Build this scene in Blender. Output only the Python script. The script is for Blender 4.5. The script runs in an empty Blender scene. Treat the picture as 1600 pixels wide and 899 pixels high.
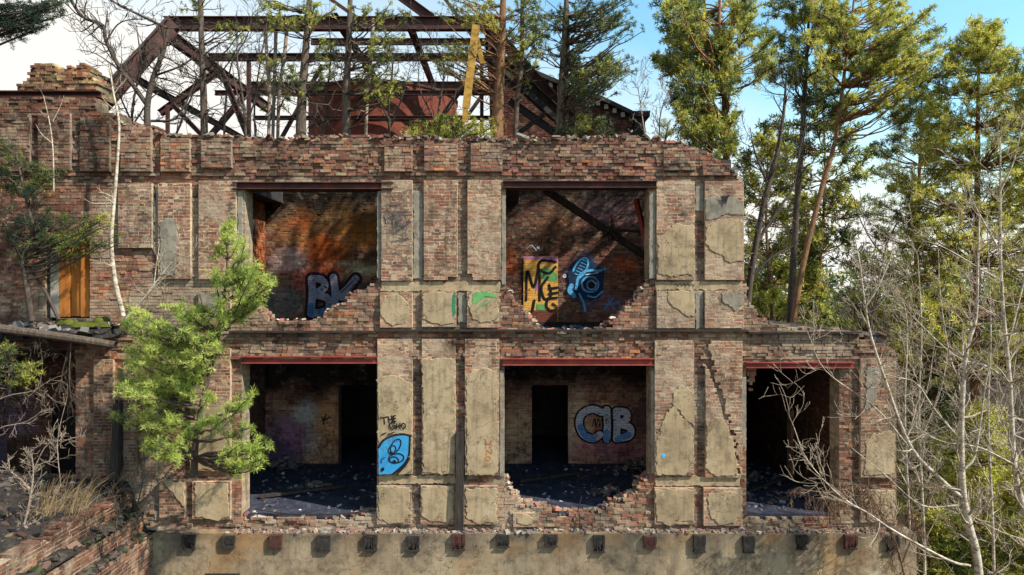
import bpy, math, random
import numpy as np
from mathutils import Vector, Matrix
R = math.radians
rng = np.random.default_rng(7)
random.seed(7)
S = bpy.context.scene
COL = S.collection
CAMY, CAMZ, F, SC = -16.67, 10.5, 1067.0, 64.0

# ------------------------------------------------------------------ helpers
def at(px, py, Y=0.0):
    s = (Y - CAMY) / F
    return np.array([(px - 800) * s, Y, CAMZ + (450 - py) * s])
def ux(px): return (px - 800) / SC          # facade plane x
def uz(py): return CAMZ + (450 - py) / SC   # facade plane z

def link_mesh(name, V, Fc, mats, parent=None, col=None, midx=None, smooth=False):
    """V (n,3); Fc: list of arrays of faces, each (m,k); ONE mesh object"""
    me = bpy.data.meshes.new(name)
    V = np.asarray(V, dtype=np.float32)
    if not isinstance(Fc, list): Fc = [Fc]
    Fc = [np.asarray(f, dtype=np.int32) for f in Fc if len(f)]
    nl = sum(f.size for f in Fc); nf = sum(len(f) for f in Fc)
    me.vertices.add(len(V)); me.vertices.foreach_set('co', V.ravel())
    me.loops.add(nl); me.loops.foreach_set('vertex_index', np.concatenate([f.ravel() for f in Fc]))
    sizes = np.concatenate([np.full(len(f), f.shape[1], dtype=np.int32) for f in Fc])
    starts = np.concatenate([[0], np.cumsum(sizes)[:-1]]).astype(np.int32)
    me.polygons.add(nf); me.polygons.foreach_set('loop_start', starts)
    try: me.polygons.foreach_set('loop_total', sizes)
    except Exception: pass
    if not isinstance(mats, (list, tuple)): mats = [mats]
    for m in mats: me.materials.append(m)
    if midx is not None: me.polygons.foreach_set('material_index', np.asarray(midx, dtype=np.int32))
    me.polygons.foreach_set('use_smooth', np.full(nf, bool(smooth)))
    me.update(calc_edges=True)
    if col is not None:
        a = me.attributes.new('Col', 'FLOAT_COLOR', 'POINT')
        a.data.foreach_set('color', np.asarray(col, dtype=np.float32).ravel())
    me.validate()
    o = bpy.data.objects.new(name, me); COL.objects.link(o)
    if parent is not None:
        o.parent = parent
        M = world_of(parent)
        o.matrix_parent_inverse = M.inverted()
    return o
def world_of(o):
    M = Matrix.LocRotScale(o.location, o.rotation_euler, o.scale)
    return (world_of(o.parent) @ o.matrix_parent_inverse @ M) if o.parent else M
def tag(o, label=None, cat=None, group=None, kind=None):
    if label: o['label'] = label
    if cat: o['category'] = cat
    if group: o['group'] = group
    if kind: o['kind'] = kind
    return o
def thing(name, label, cat, loc=(0, 0, 0), group=None):
    o = bpy.data.objects.new(name, None); COL.objects.link(o)
    o.location = loc; o.empty_display_size = .2
    return tag(o, label, cat, group)
def copy_thing(src, loc, rotz, scale, label=None, group=None):
    r = src.copy(); COL.objects.link(r)
    r.location = loc; r.rotation_euler = (0, 0, rotz); r.scale = scale
    if label: r['label'] = label
    if group: r['group'] = group
    for ch in list(src.children):
        c = ch.copy(); COL.objects.link(c); c.parent = r
        for g in ch.children:
            d = g.copy(); COL.objects.link(d); d.parent = c
    return r

def hash2(ix, iy, seed):
    h = (ix.astype(np.int64) * 374761393 + iy.astype(np.int64) * 668265263 + seed * 974634777) & 0x7fffffff
    h = ((h ^ (h >> 13)) * 1274126177) & 0x7fffffff
    return ((h ^ (h >> 16)) & 0xffff) / 65535.0
def vnoise(x, y, seed=0):
    x = np.asarray(x, float); y = np.asarray(y, float)
    ix = np.floor(x); iy = np.floor(y); fx = x - ix; fy = y - iy
    fx = fx * fx * (3 - 2 * fx); fy = fy * fy * (3 - 2 * fy)
    a = hash2(ix, iy, seed); b = hash2(ix + 1, iy, seed); c = hash2(ix, iy + 1, seed); d = hash2(ix + 1, iy + 1, seed)
    return (a * (1 - fx) + b * fx) * (1 - fy) + (c * (1 - fx) + d * fx) * fy
def fbm(x, y, seed=0, n=4):
    t = 0; a = .5
    for i in range(n):
        t = t + a * vnoise(np.asarray(x) * 2 ** i, np.asarray(y) * 2 ** i, seed + i); a *= .5
    return t / (1 - .5 ** n)

BOXF = np.array([[0, 1, 5, 4], [1, 3, 7, 5], [3, 2, 6, 7], [2, 0, 4, 6], [4, 5, 7, 6], [2, 3, 1, 0]])
def boxes(C, H, Rm=None, jit=0.0):
    """centres (n,3), half sizes (n,3), optional rotation matrices (n,3,3)"""
    C = np.asarray(C, float); H = np.asarray(H, float); n = len(C)
    sg = np.array([[x, y, z] for z in (-1, 1) for y in (-1, 1) for x in (-1, 1)], float)
    V = sg[None] * H[:, None, :]
    if jit: V = V + rng.uniform(-jit, jit, V.shape)
    if Rm is not None: V = np.einsum('nij,nkj->nki', Rm, V)
    V = V + C[:, None, :]
    Fc = BOXF[None] + (np.arange(n) * 8)[:, None, None]
    return V.reshape(-1, 3), Fc.reshape(-1, 4)
def rotm(ax, ay, az):
    ax, ay, az = [np.asarray(a, float) for a in (ax, ay, az)]
    cx, sx, cy, sy, cz, sz = np.cos(ax), np.sin(ax), np.cos(ay), np.sin(ay), np.cos(az), np.sin(az)
    M = np.empty(ax.shape + (3, 3))
    M[..., 0, 0] = cy * cz; M[..., 0, 1] = sx * sy * cz - cx * sz; M[..., 0, 2] = cx * sy * cz + sx * sz
    M[..., 1, 0] = cy * sz; M[..., 1, 1] = sx * sy * sz + cx * cz; M[..., 1, 2] = cx * sy * sz - sx * cz
    M[..., 2, 0] = -sy; M[..., 2, 1] = sx * cy; M[..., 2, 2] = cx * cy
    return M

class MB:
    def __init__(s): s.V = []; s.F4 = []; s.F3 = []; s.n = 0; s.C = []
    def add(s, V, F, c=None):
        V = np.asarray(V, float); F = np.asarray(F)
        s.V.append(V)
        (s.F4 if F.shape[1] == 4 else s.F3).append(F + s.n)
        s.n += len(V)
        if c is not None: s.C.append(np.broadcast_to(np.asarray(c, float), (len(V), 4)))
    def box(s, x0, x1, y0, y1, z0, z1, c=None):
        V, Fq = boxes([[(x0 + x1) / 2, (y0 + y1) / 2, (z0 + z1) / 2]], [[abs(x1 - x0) / 2, abs(y1 - y0) / 2, abs(z1 - z0) / 2]])
        s.add(V, Fq, c)
    def bar(s, a, b, w, h, up=(0, 0, 1), c=None):
        """rectangular bar from a to b"""
        a = np.asarray(a, float); b = np.asarray(b, float); d = b - a; L = np.linalg.norm(d); d /= L
        up = np.asarray(up, float)
        if abs(d @ up) > .98: up = np.array([0, 1, 0.])
        r = np.cross(d, up); r /= np.linalg.norm(r); u = np.cross(r, d)
        V = []
        for t in (a, b):
            for sy in (-1, 1):
                for sx in (-1, 1): V.append(t + r * sx * w / 2 + u * sy * h / 2)
        s.add(np.array(V), BOXF, c)
    def ibeam(s, a, b, w, h, t=.02, up=(0, 0, 1)):
        a = np.asarray(a, float); b = np.asarray(b, float); d = b - a; d /= np.linalg.norm(d)
        u0 = np.asarray(up, float)
        if abs(d @ u0) > .98: u0 = np.array([0, 1, 0.])
        r = np.cross(d, u0); r /= np.linalg.norm(r); u = np.cross(r, d)
        off = u * (h / 2 - t / 2)
        s.bar(a + off, b + off, w, t, u0); s.bar(a - off, b - off, w, t, u0)
        s.bar(a, b, t, h - 2 * t - .001, u0)
    def tube(s, P, rad, n=6, c=None):
        P = np.asarray(P, float); m = len(P); rad = np.broadcast_to(np.asarray(rad, float), (m,))
        T = np.gradient(P, axis=0); T /= (np.linalg.norm(T, axis=1, keepdims=True) + 1e-9)
        up = np.array([0.31, 0.22, .92]) if abs(T[0, 2]) < .8 else np.array([.94, .3, .1])
        A = np.cross(T, up); A /= (np.linalg.norm(A, axis=1, keepdims=True) + 1e-9); B = np.cross(T, A)
        th = np.arange(n) / n * 2 * math.pi
        V = P[:, None] + rad[:, None, None] * (A[:, None] * np.cos(th)[None, :, None] + B[:, None] * np.sin(th)[None, :, None])
        i = np.arange(m - 1)[:, None] * n; j = np.arange(n)[None]; k = (j + 1) % n
        Fq = np.stack([i + j, i + k, i + n + k, i + n + j], -1).reshape(-1, 4)
        s.add(V.reshape(-1, 3), Fq, c)
    def build(s, name, mats, parent=None, smooth=False):
        V = np.concatenate(s.V); Fc = []
        if s.F4: Fc.append(np.concatenate(s.F4))
        if s.F3: Fc.append(np.concatenate(s.F3))
        return link_mesh(name, V, Fc, mats, parent, np.concatenate(s.C) if s.C else None, smooth=smooth)

def smooth_line(P, n=5):
    P = np.asarray(P, float)
    if len(P) < 3: return np.array([P[0] + (P[-1] - P[0]) * t for t in np.linspace(0, 1, n + 1)])
    Q = np.vstack([2 * P[0] - P[1], P, 2 * P[-1] - P[-2]]); out = []
    for i in range(len(P) - 1):
        p0, p1, p2, p3 = Q[i:i + 4]
        for t in np.arange(n) / n:
            out.append(.5 * ((2 * p1) + (p2 - p0) * t + (2 * p0 - 5 * p1 + 4 * p2 - p3) * t * t + (3 * p1 - p0 - 3 * p2 + p3) * t ** 3))
    out.append(P[-1]); return np.array(out)

# ------------------------------------------------------------------ materials
class NT:
    def __init__(s, name):
        s.m = bpy.data.materials.new(name); s.m.use_nodes = True; s.t = s.m.node_tree; s.t.nodes.clear()
    def n(s, typ, ins=None, **kw):
        nd = s.t.nodes.new(typ)
        for k, v in kw.items(): setattr(nd, k, v)
        for k, v in (ins or {}).items(): s.set(nd.inputs[k], v)
        return nd
    def set(s, sock, v):
        if isinstance(v, bpy.types.NodeSocket): s.t.links.new(v, sock)
        else:
            if sock.type == 'RGBA' and len(v) == 3: v = (*v, 1)
            sock.default_value = v
    def noise(s, scale, detail=4, rough=.6, vec=None, dist=0):
        i = {'Scale': scale, 'Detail': detail, 'Roughness': rough, 'Distortion': dist}
        i['Vector'] = vec if vec is not None else s.pos()
        return s.n('ShaderNodeTexNoise', i).outputs['Fac']
    def pos(s):
        if not hasattr(s, '_p'): s._p = s.n('ShaderNodeNewGeometry')
        return s._p.outputs['Position']
    def xyz(s):
        if not hasattr(s, '_x'): s._x = s.n('ShaderNodeSeparateXYZ', {0: s.pos()})
        return s._x.outputs
    def math(s, op, a, b=0.0, c=0.0, clamp=False):
        return s.n('ShaderNodeMath', {0: a, 1: b, 2: c}, operation=op, use_clamp=clamp).outputs[0]
    def ramp(s, fac, stops):
        nd = s.n('ShaderNodeValToRGB', {'Fac': fac}); e = nd.color_ramp.elements
        while len(e) < len(stops): e.new(.5)
        for k, (p, c) in zip(e, stops): k.position = p; k.color = (*c, 1) if len(c) == 3 else c
        return nd.outputs['Color']
    def rng(s, v, a, b, c=0.0, d=1.0):
        return s.n('ShaderNodeMapRange', {'Value': v, 'From Min': a, 'From Max': b, 'To Min': c, 'To Max': d}).outputs[0]
    def mix(s, f, a, b, bt='MIX'):
        nd = s.n('ShaderNodeMix', data_type='RGBA', blend_type=bt)
        s.set(nd.inputs[0], f); s.set(nd.inputs[6], a); s.set(nd.inputs[7], b); return nd.outputs[2]
    def bump(s, h, strength=.5, dist=.02):
        return s.n('ShaderNodeBump', {'Height': h, 'Strength': strength, 'Distance': dist}).outputs[0]
    def out(s, base, rough=.85, bump=None, spec=.25, metal=0.0, trans=None):
        b = s.n('ShaderNodeBsdfPrincipled', {'Base Color': base, 'Roughness': rough, 'Specular IOR Level': spec, 'Metallic': metal})
        if bump is not None: s.set(b.inputs['Normal'], bump)
        sh = b.outputs[0]
        if trans:
            t = s.n('ShaderNodeBsdfTranslucent', {'Color': base})
            sh = s.n('ShaderNodeMixShader', {0: trans, 1: sh, 2: t.outputs[0]}).outputs[0]
        o = s.n('ShaderNodeOutputMaterial', {'Surface': sh}); return s.m

def m_brick():
    t = NT('brick'); a = t.n('ShaderNodeAttribute', attribute_name='Col')
    fine = t.noise(38, 5, .7); med = t.noise(9, 5, .7); big = t.noise(1.3, 4, .6)
    c = t.mix(1.0, a.outputs['Color'], t.ramp(fine, [(.25, (.62, .6, .58)), (.7, (1.25, 1.22, 1.2))]), 'MULTIPLY')
    soot = t.rng(t.math('ADD', med, t.math('MULTIPLY', big, .8)), .92, 1.14)
    c = t.mix(t.math('MULTIPLY', soot, .8), c, (.035, .029, .026))
    mp = t.n('ShaderNodeMapping', {'Vector': t.pos(), 'Scale': (3.2, 3.2, .4)})
    c = t.mix(t.rng(t.noise(1.4, 6, .7, mp.outputs[0]), .5, .7, 0, .62), c, (.045, .036, .031))
    c = t.mix(1.0, c, t.ramp(t.noise(.45, 5, .62), [(.36, (.48, .43, .40)), (.48, (.95, .92, .88)), (.56, (1.05, .98, .9)), (.68, (1.32, 1.14, .98))]), 'MULTIPLY')
    low = t.noise(3.2, 6, .72)
    lim = t.rng(t.math('ADD', t.math('ADD', low, t.math('MULTIPLY', fine, .22)), t.math('MULTIPLY', a.outputs['Alpha'], .42)), .66, 1.0)
    c = t.mix(t.math('MULTIPLY', lim, .74), c, (.40, .318, .23))
    c = t.n('ShaderNodeHueSaturation', {'Hue': .5, 'Saturation': 1.03, 'Value': 1.0, 'Fac': 1.0, 'Color': c}).outputs[0]
    h = t.math('ADD', t.math('MULTIPLY', fine, .6), med)
    return t.out(c, .92, t.bump(h, .8, .02), .15)
def m_plaster(name, c1, c2, c3, stub=False):
    t = NT(name); n1 = t.noise(.9, 6, .65); n2 = t.noise(4.5, 7, .72); n3 = t.noise(45, 4, .7)
    c = t.ramp(n1, [(.3, c2), (.47, c1), (.66, c3)])
    c = t.mix(t.rng(n2, .48, .68, 0, .75), c, tuple(.5 * v for v in c2))
    c = t.mix(t.rng(t.noise(2.3, 8, .8, dist=.6), .6, .66, 0, .5), c, (.5, .45, .36))
    # vertical dirt runs, hairline cracks
    mp = t.n('ShaderNodeMapping', {'Vector': t.pos(), 'Scale': (7, 7, .55)})
    c = t.mix(t.rng(t.noise(1.6, 5, .65, mp.outputs[0]), .52, .75, 0, .5), c, (.07, .058, .045))
    vo = t.n('ShaderNodeTexVoronoi', {'Vector': t.n('ShaderNodeVectorMath', {0: t.pos(), 1: t.n('ShaderNodeTexNoise', {'Vector': t.pos(), 'Scale': 3.0}).outputs['Color']}, operation='ADD').outputs[0], 'Scale': 1.1}, feature='DISTANCE_TO_EDGE')
    crack = t.math('MULTIPLY', t.rng(vo.outputs[0], .002, .010, 1, 0), t.rng(t.noise(1.1, 2), .48, .55))
    c = t.mix(t.math('MULTIPLY', crack, .75), c, (.04, .032, .026))
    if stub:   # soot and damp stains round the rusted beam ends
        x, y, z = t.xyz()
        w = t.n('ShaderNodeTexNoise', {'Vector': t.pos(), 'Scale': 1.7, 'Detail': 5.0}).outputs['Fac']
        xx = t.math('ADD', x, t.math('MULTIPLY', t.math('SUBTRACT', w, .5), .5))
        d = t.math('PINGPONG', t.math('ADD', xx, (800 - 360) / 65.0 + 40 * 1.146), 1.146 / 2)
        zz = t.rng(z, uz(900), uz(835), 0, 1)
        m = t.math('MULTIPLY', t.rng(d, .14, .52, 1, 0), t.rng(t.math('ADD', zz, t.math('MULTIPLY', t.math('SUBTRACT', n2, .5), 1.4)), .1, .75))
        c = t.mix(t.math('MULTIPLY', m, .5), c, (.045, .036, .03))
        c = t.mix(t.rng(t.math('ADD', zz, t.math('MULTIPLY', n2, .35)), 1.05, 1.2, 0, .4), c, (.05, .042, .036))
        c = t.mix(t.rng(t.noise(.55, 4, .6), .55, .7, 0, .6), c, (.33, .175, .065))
    c = t.mix(1.0, c, t.ramp(n3, [(.3, (.86, .86, .86)), (.7, (1.1, 1.1, 1.1))]), 'MULTIPLY')
    h = t.math('ADD', t.math('MULTIPLY', n2, .9), t.math('SUBTRACT', t.math('MULTIPLY', n3, .25), t.math('MULTIPLY', crack, .8)))
    return t.out(c, .93, t.bump(h, .55, .02), .12)
def m_noisy(name, stops, scale, rough=.85, bump=.4, bscale=None, spec=.2, metal=0.0, stretch=None, dist=.015):
    t = NT(name); v = t.pos()
    if stretch: v = t.n('ShaderNodeMapping', {'Vector': v, 'Scale': stretch}).outputs[0]
    n = t.noise(scale, 6, .68, v); n2 = t.noise(bscale or scale * 4, 5, .7, v)
    c = t.ramp(t.math('ADD', t.math('MULTIPLY', n, .7), t.math('MULTIPLY', n2, .3)), stops)
    return t.out(c, rough, t.bump(n2, bump, dist), spec, metal)
def m_attr(name, rough=.8, trans=None, spec=.2, var=.35):
    t = NT(name); a = t.n('ShaderNodeAttribute', attribute_name='Col')
    g = t.n('ShaderNodeNewGeometry')
    v = t.rng(g.outputs['Random Per Island'], 0, 1, 1 - var, 1 + var)
    c = t.n('ShaderNodeVectorMath', {0: a.outputs['Color'], 'Scale': v}, operation='SCALE').outputs[0]
    return t.out(c, rough, None, spec, trans=trans)
def m_paint(name, c, c2=None, brick=False, rough=.6):
    t = NT(name); n = t.noise(5, 5, .7); n2 = t.noise(40, 3)
    col = t.mix(t.rng(n, .35, .65), c, c2 or tuple(v * .6 for v in c)); b = None
    if brick:
        mp = t.n('ShaderNodeMapping', {'Vector': t.pos(), 'Rotation': (R(90), 0, 0)})
        x = t.xyz(); vec = t.n('ShaderNodeCombineXYZ', {0: x[0], 1: x[2]}).outputs[0]
        bt = t.n('ShaderNodeTexBrick', {'Vector': vec, 'Scale': 1.0, 'Mortar Size': .008, 'Brick Width': .26, 'Row Height': .077, 'Color1': (1, 1, 1, 1), 'Color2': (.75, .75, .75, 1), 'Mortar': (.45, .45, .45, 1), 'Mortar Smooth': .2, 'Bias': 0.0})
        col = t.mix(.8, col, bt.outputs['Color'], 'MULTIPLY'); b = t.bump(t.math('ADD', t.math('MULTIPLY', bt.outputs['Fac'], -1.0), t.math('MULTIPLY', n2, .4)), .7, .012)
    else: b = t.bump(n2, .3, .01)
    t.out(col, rough, b, .2)
    o = [q for q in t.t.nodes if q.type == 'OUTPUT_MATERIAL'][0]; sh = o.inputs[0].links[0].from_socket
    worn = t.math('MULTIPLY', t.rng(t.math('ADD', t.noise(13, 7, .8), t.math('MULTIPLY', t.noise(2.2, 3), .4)), .76, .86), .85)
    t.set(o.inputs[0], t.n('ShaderNodeMixShader', {0: worn, 1: sh, 2: t.n('ShaderNodeBsdfTransparent').outputs[0]}).outputs[0]); return t.m

BRICK = m_brick()
PLASTER = m_plaster('plaster', (.33, .248, .15), (.22, .165, .105), (.40, .31, .20))
PLASTER_GREY = m_plaster('plaster_grey', (.22, .195, .155), (.14, .125, .10), (.29, .25, .195))
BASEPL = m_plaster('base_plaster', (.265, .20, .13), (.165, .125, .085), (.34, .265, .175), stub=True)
SLAB = m_noisy('soot_concrete', [(.3, (.012, .011, .012)), (.55, (.035, .033, .035)), (.75, (.07, .065, .06))], 1.6)
FLOOR = m_noisy('dirty_floor', [(.32, (.010, .011, .020)), (.5, (.027, .030, .050)), (.7, (.07, .07, .08))], 2.2, .75, .6)
RUST = m_noisy('rusted_steel', [(.3, (.018, .010, .011)), (.5, (.052, .023, .021)), (.68, (.11, .042, .028)), (.8, (.19, .08, .04))], 3.0, .75, .35, 30)
RUSTRED = m_noisy('red_lead_steel', [(.3, (.09, .02, .018)), (.5, (.22, .045, .035)), (.75, (.30, .085, .055))], 2.6, .7, .3, 30)
RUSTTANK = m_noisy('rusted_plate', [(.3, (.05, .014, .01)), (.48, (.12, .03, .02)), (.62, (.2, .055, .03)), (.8, (.3, .12, .06))], 1.4, .8, .3, 18)
IRON = m_noisy('burnt_iron', [(.35, (.012, .011, .011)), (.6, (.04, .034, .03)), (.8, (.11, .075, .05))], 9, .8, .5)
CHAR = m_noisy('charred_wood', [(.3, (.012, .01, .009)), (.55, (.04, .032, .027)), (.75, (.12, .09, .065))], 3, .85, .7, 9, stretch=(5, 5, .5))
WOOD = m_noisy('ochre_board', [(.25, (.12, .035, .012)), (.5, (.40, .14, .028)), (.75, (.5, .22, .05))], 2.2, .7, .4, 12, stretch=(4, 4, .5))
PLANKY = m_noisy('yellow_plank', [(.3, (.06, .03, .012)), (.5, (.30, .165, .03)), (.75, (.5, .32, .08))], 3.5, .7, .5, 9, stretch=(1, 1, 3))
BOARDW = m_noisy('pale_board', [(.3, (.2, .18, .15)), (.6, (.4, .37, .31)), (.8, (.48, .44, .37))], 3, .8, .3)
BARK = m_noisy('grey_bark', [(.3, (.035, .028, .023)), (.5, (.10, .075, .058)), (.72, (.21, .155, .11))], 5, .95, 1.0, 18, stretch=(3, 3, .8), dist=.03)
BARKP = m_noisy('pine_bark', [(.3, (.07, .035, .02)), (.5, (.20, .105, .055)), (.72, (.36, .20, .10))], 4, .95, 1.0, 16, stretch=(3, 3, .9), dist=.03)
BIRCH = m_noisy('pale_birch_bark', [(.36, (.07, .055, .045)), (.46, (.30, .245, .185)), (.6, (.52, .455, .365)), (.8, (.62, .56, .47))], 4, .75, .4, 16, stretch=(1, 1, 2.2))
TWIG = m_noisy('twig_bark', [(.3, (.14, .105, .08)), (.6, (.30, .235, .18)), (.8, (.40, .33, .26))], 8, .9, .4)
PALETWIG = m_noisy('pale_twig', [(.3, (.17, .13, .095)), (.6, (.38, .31, .235)), (.8, (.5, .43, .34))], 6, .9, .4)
DARKTWIG = m_noisy('dark_twig_bark', [(.3, (.03, .024, .02)), (.6, (.085, .065, .052)), (.8, (.17, .13, .10))], 8, .9, .4)
NEEDLE = m_attr('needles', .5, .4, .35)
STRAW = m_attr('straw', .8, .2)
CHUNK = m_attr('rubble_chunks', .95, None, .1, .5)
MOSS = m_noisy('moss', [(.3, (.03, .04, .008)), (.55, (.10, .11, .015)), (.75, (.17, .17, .03))], 7, .95, 1.0, 40, dist=.04)
SOIL = m_noisy('rubble_soil', [(.3, (.010, .009, .009)), (.5, (.03, .025, .022)), (.72, (.085, .07, .055))], 3.5, .95, 1.0, 14, dist=.05)
def m_ground():
    t = NT('forest_floor'); n1 = t.noise(.12, 5, .6); n2 = t.noise(3.0, 8, .75); n3 = t.noise(25, 4, .7)
    c = t.ramp(n2, [(.3, (.03, .022, .014)), (.5, (.105, .07, .038)), (.68, (.20, .145, .085))])
    c = t.mix(t.rng(n1, .5, .62, 0, .7), c, t.ramp(n3, [(.3, (.03, .04, .01)), (.7, (.10, .11, .03))]))
    return t.out(c, .95, t.bump(t.math('ADD', n2, n3), 1.0, .1), .1)
GROUND = m_ground()

# ------------------------------------------------------------------ camera, world, sun
cam = bpy.data.cameras.new('camera'); co = bpy.data.objects.new('camera', cam); COL.objects.link(co)
co.location = (0, CAMY, CAMZ); co.rotation_euler = (R(90), 0, 0)
cam.sensor_width = 36; cam.lens = 36 * F / 1600; cam.clip_end = 3000; cam.clip_start = .1
S.camera = co
SUN_EL, SUN_AZ = 44.0, 117.0       # azimuth clockwise from +Y
w = bpy.data.worlds.new('World'); S.world = w; w.use_nodes = True; nt = w.node_tree; nt.nodes.clear()
def wn(typ, **kw):
    n = nt.nodes.new(typ)
    for k, v in kw.items(): setattr(n, k, v)
    return n
sky = wn('ShaderNodeTexSky', sky_type='NISHITA', sun_disc=False, sun_elevation=R(SUN_EL), sun_rotation=R(SUN_AZ))
sky.air_density = 1.3; sky.dust_density = .6; sky.ozone_density = 2.5
tc = wn('ShaderNodeTexCoord'); mp = wn('ShaderNodeMapping'); mp.inputs['Scale'].default_value = (1.1, 1.1, 2.6)
nz = wn('ShaderNodeTexNoise'); nz.inputs['Scale'].default_value = 2.1; nz.inputs['Detail'].default_value = 7; nz.inputs['Roughness'].default_value = .58
sx = wn('ShaderNodeSeparateXYZ')
L = nt.links.new
L(tc.outputs['Generated'], mp.inputs[0]); L(mp.outputs[0], nz.inputs['Vector']); L(tc.outputs['Generated'], sx.inputs[0])
a1 = wn('ShaderNodeMath', operation='MULTIPLY_ADD'); a1.inputs[1].default_value = -.75; L(sx.outputs['X'], a1.inputs[0]); nh = wn('ShaderNodeMath', operation='MULTIPLY_ADD'); nh.inputs[1].default_value = .55; nh.inputs[2].default_value = .22; L(nz.outputs['Fac'], nh.inputs[0]); L(nh.outputs[0], a1.inputs[2])
a2 = wn('ShaderNodeMath', operation='MULTIPLY_ADD'); a2.inputs[1].default_value = -.55; L(sx.outputs['Z'], a2.inputs[0]); L(a1.outputs[0], a2.inputs[2])
mr = wn('ShaderNodeMapRange'); mr.inputs['From Min'].default_value = .25; mr.inputs['From Max'].default_value = .72; hz_ = wn('ShaderNodeMapRange'); hz_.inputs['From Min'].default_value = 0; hz_.inputs['From Max'].default_value = .34; hz_.inputs['To Min'].default_value = .75; hz_.inputs['To Max'].default_value = 0
a3 = wn('ShaderNodeMath', operation='ADD'); L(sx.outputs['Z'], hz_.inputs[0]); L(hz_.outputs[0], a3.inputs[0]); L(a2.outputs[0], a3.inputs[1]); L(a3.outputs[0], mr.inputs[0])
tint = wn('ShaderNodeMix', data_type='RGBA', blend_type='MULTIPLY'); tint.inputs[0].default_value = 1; tint.inputs[7].default_value = (.74, 1.0, .95, 1)
L(sky.outputs[0], tint.inputs[6])
mx = wn('ShaderNodeMix', data_type='RGBA'); mx.inputs[7].default_value = (3.9, 3.8, 3.6, 1)
L(mr.outputs[0], mx.inputs[0]); L(tint.outputs[2], mx.inputs[6])
bg = wn('ShaderNodeBackground'); bg.inputs['Strength'].default_value = .15; L(mx.outputs[2], bg.inputs[0])
wo = wn('ShaderNodeOutputWorld'); L(bg.outputs[0], wo.inputs[0])
sd = np.array([math.sin(R(SUN_AZ)) * math.cos(R(SUN_EL)), math.cos(R(SUN_AZ)) * math.cos(R(SUN_EL)), math.sin(R(SUN_EL))])
sl = bpy.data.lights.new('sun', 'SUN'); sl.energy = 5.0; sl.angle = R(.8); sl.color = (1, .93, .8)
so = bpy.data.objects.new('sun', sl); COL.objects.link(so); so.rotation_euler = Vector(sd).to_track_quat('Z', 'Y').to_euler(); so.location = (20, -20, 40)
S.view_settings.view_transform = 'Standard'; S.view_settings.look = 'None'; S.view_settings.gamma = 1
S.view_settings.exposure = 0.85

# ------------------------------------------------------------------ brick laying
PAL = np.array([(.215, .088, .066), (.275, .145, .108), (.15, .07, .058), (.31, .205, .15), (.31, .245, .175),
                (.085, .055, .05), (.155, .128, .108), (.36, .15, .075), (.36, .295, .225)])
W_PIER = [.22, .26, .14, .16, .06, .05, .03, .04, .04]
W_BAND = [.12, .16, .13, .17, .17, .08, .12, .03, .02]
W_GREY = [.05, .08, .08, .12, .12, .12, .38, .0, .05]
W_RED = [.34, .18, .22, .06, .02, .10, .02, .05, .01]
def pal(n, wts):
    wts = np.array(wts) / sum(wts); i = rng.choice(len(PAL), n, p=wts)
    c = PAL[i] * .74 + (wts[:, None] * PAL).sum(0) * .26
    return c * rng.uniform(.75, 1.25, (n, 1)) * rng.uniform(.94, 1.06, (n, 3))
CH = .077
def cross(poly, z):
    xs = []
    for i in range(len(poly)):
        (x0, z0), (x1, z1) = poly[i], poly[(i + 1) % len(poly)]
        if (z0 <= z) != (z1 <= z):
            x = x0 + (z - z0) / (z1 - z0) * (x1 - x0)
            if abs(x1 - x0) > .04: x += rng.uniform(-.07, .07)
            xs.append(x)
    xs.sort(); return list(zip(xs[::2], xs[1::2]))
def subtract(iv, cut):
    out = []
    for a, b in iv:
        seg = [(a, b)]
        for c, d in cut:
            ns = []
            for p, q in seg:
                if d <= p or c >= q: ns.append((p, q)); continue
                if c > p: ns.append((p, c))
                if d < q: ns.append((d, q))
            seg = ns
        out += seg
    return [s for s in out if s[1] - s[0] > .03]
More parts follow.
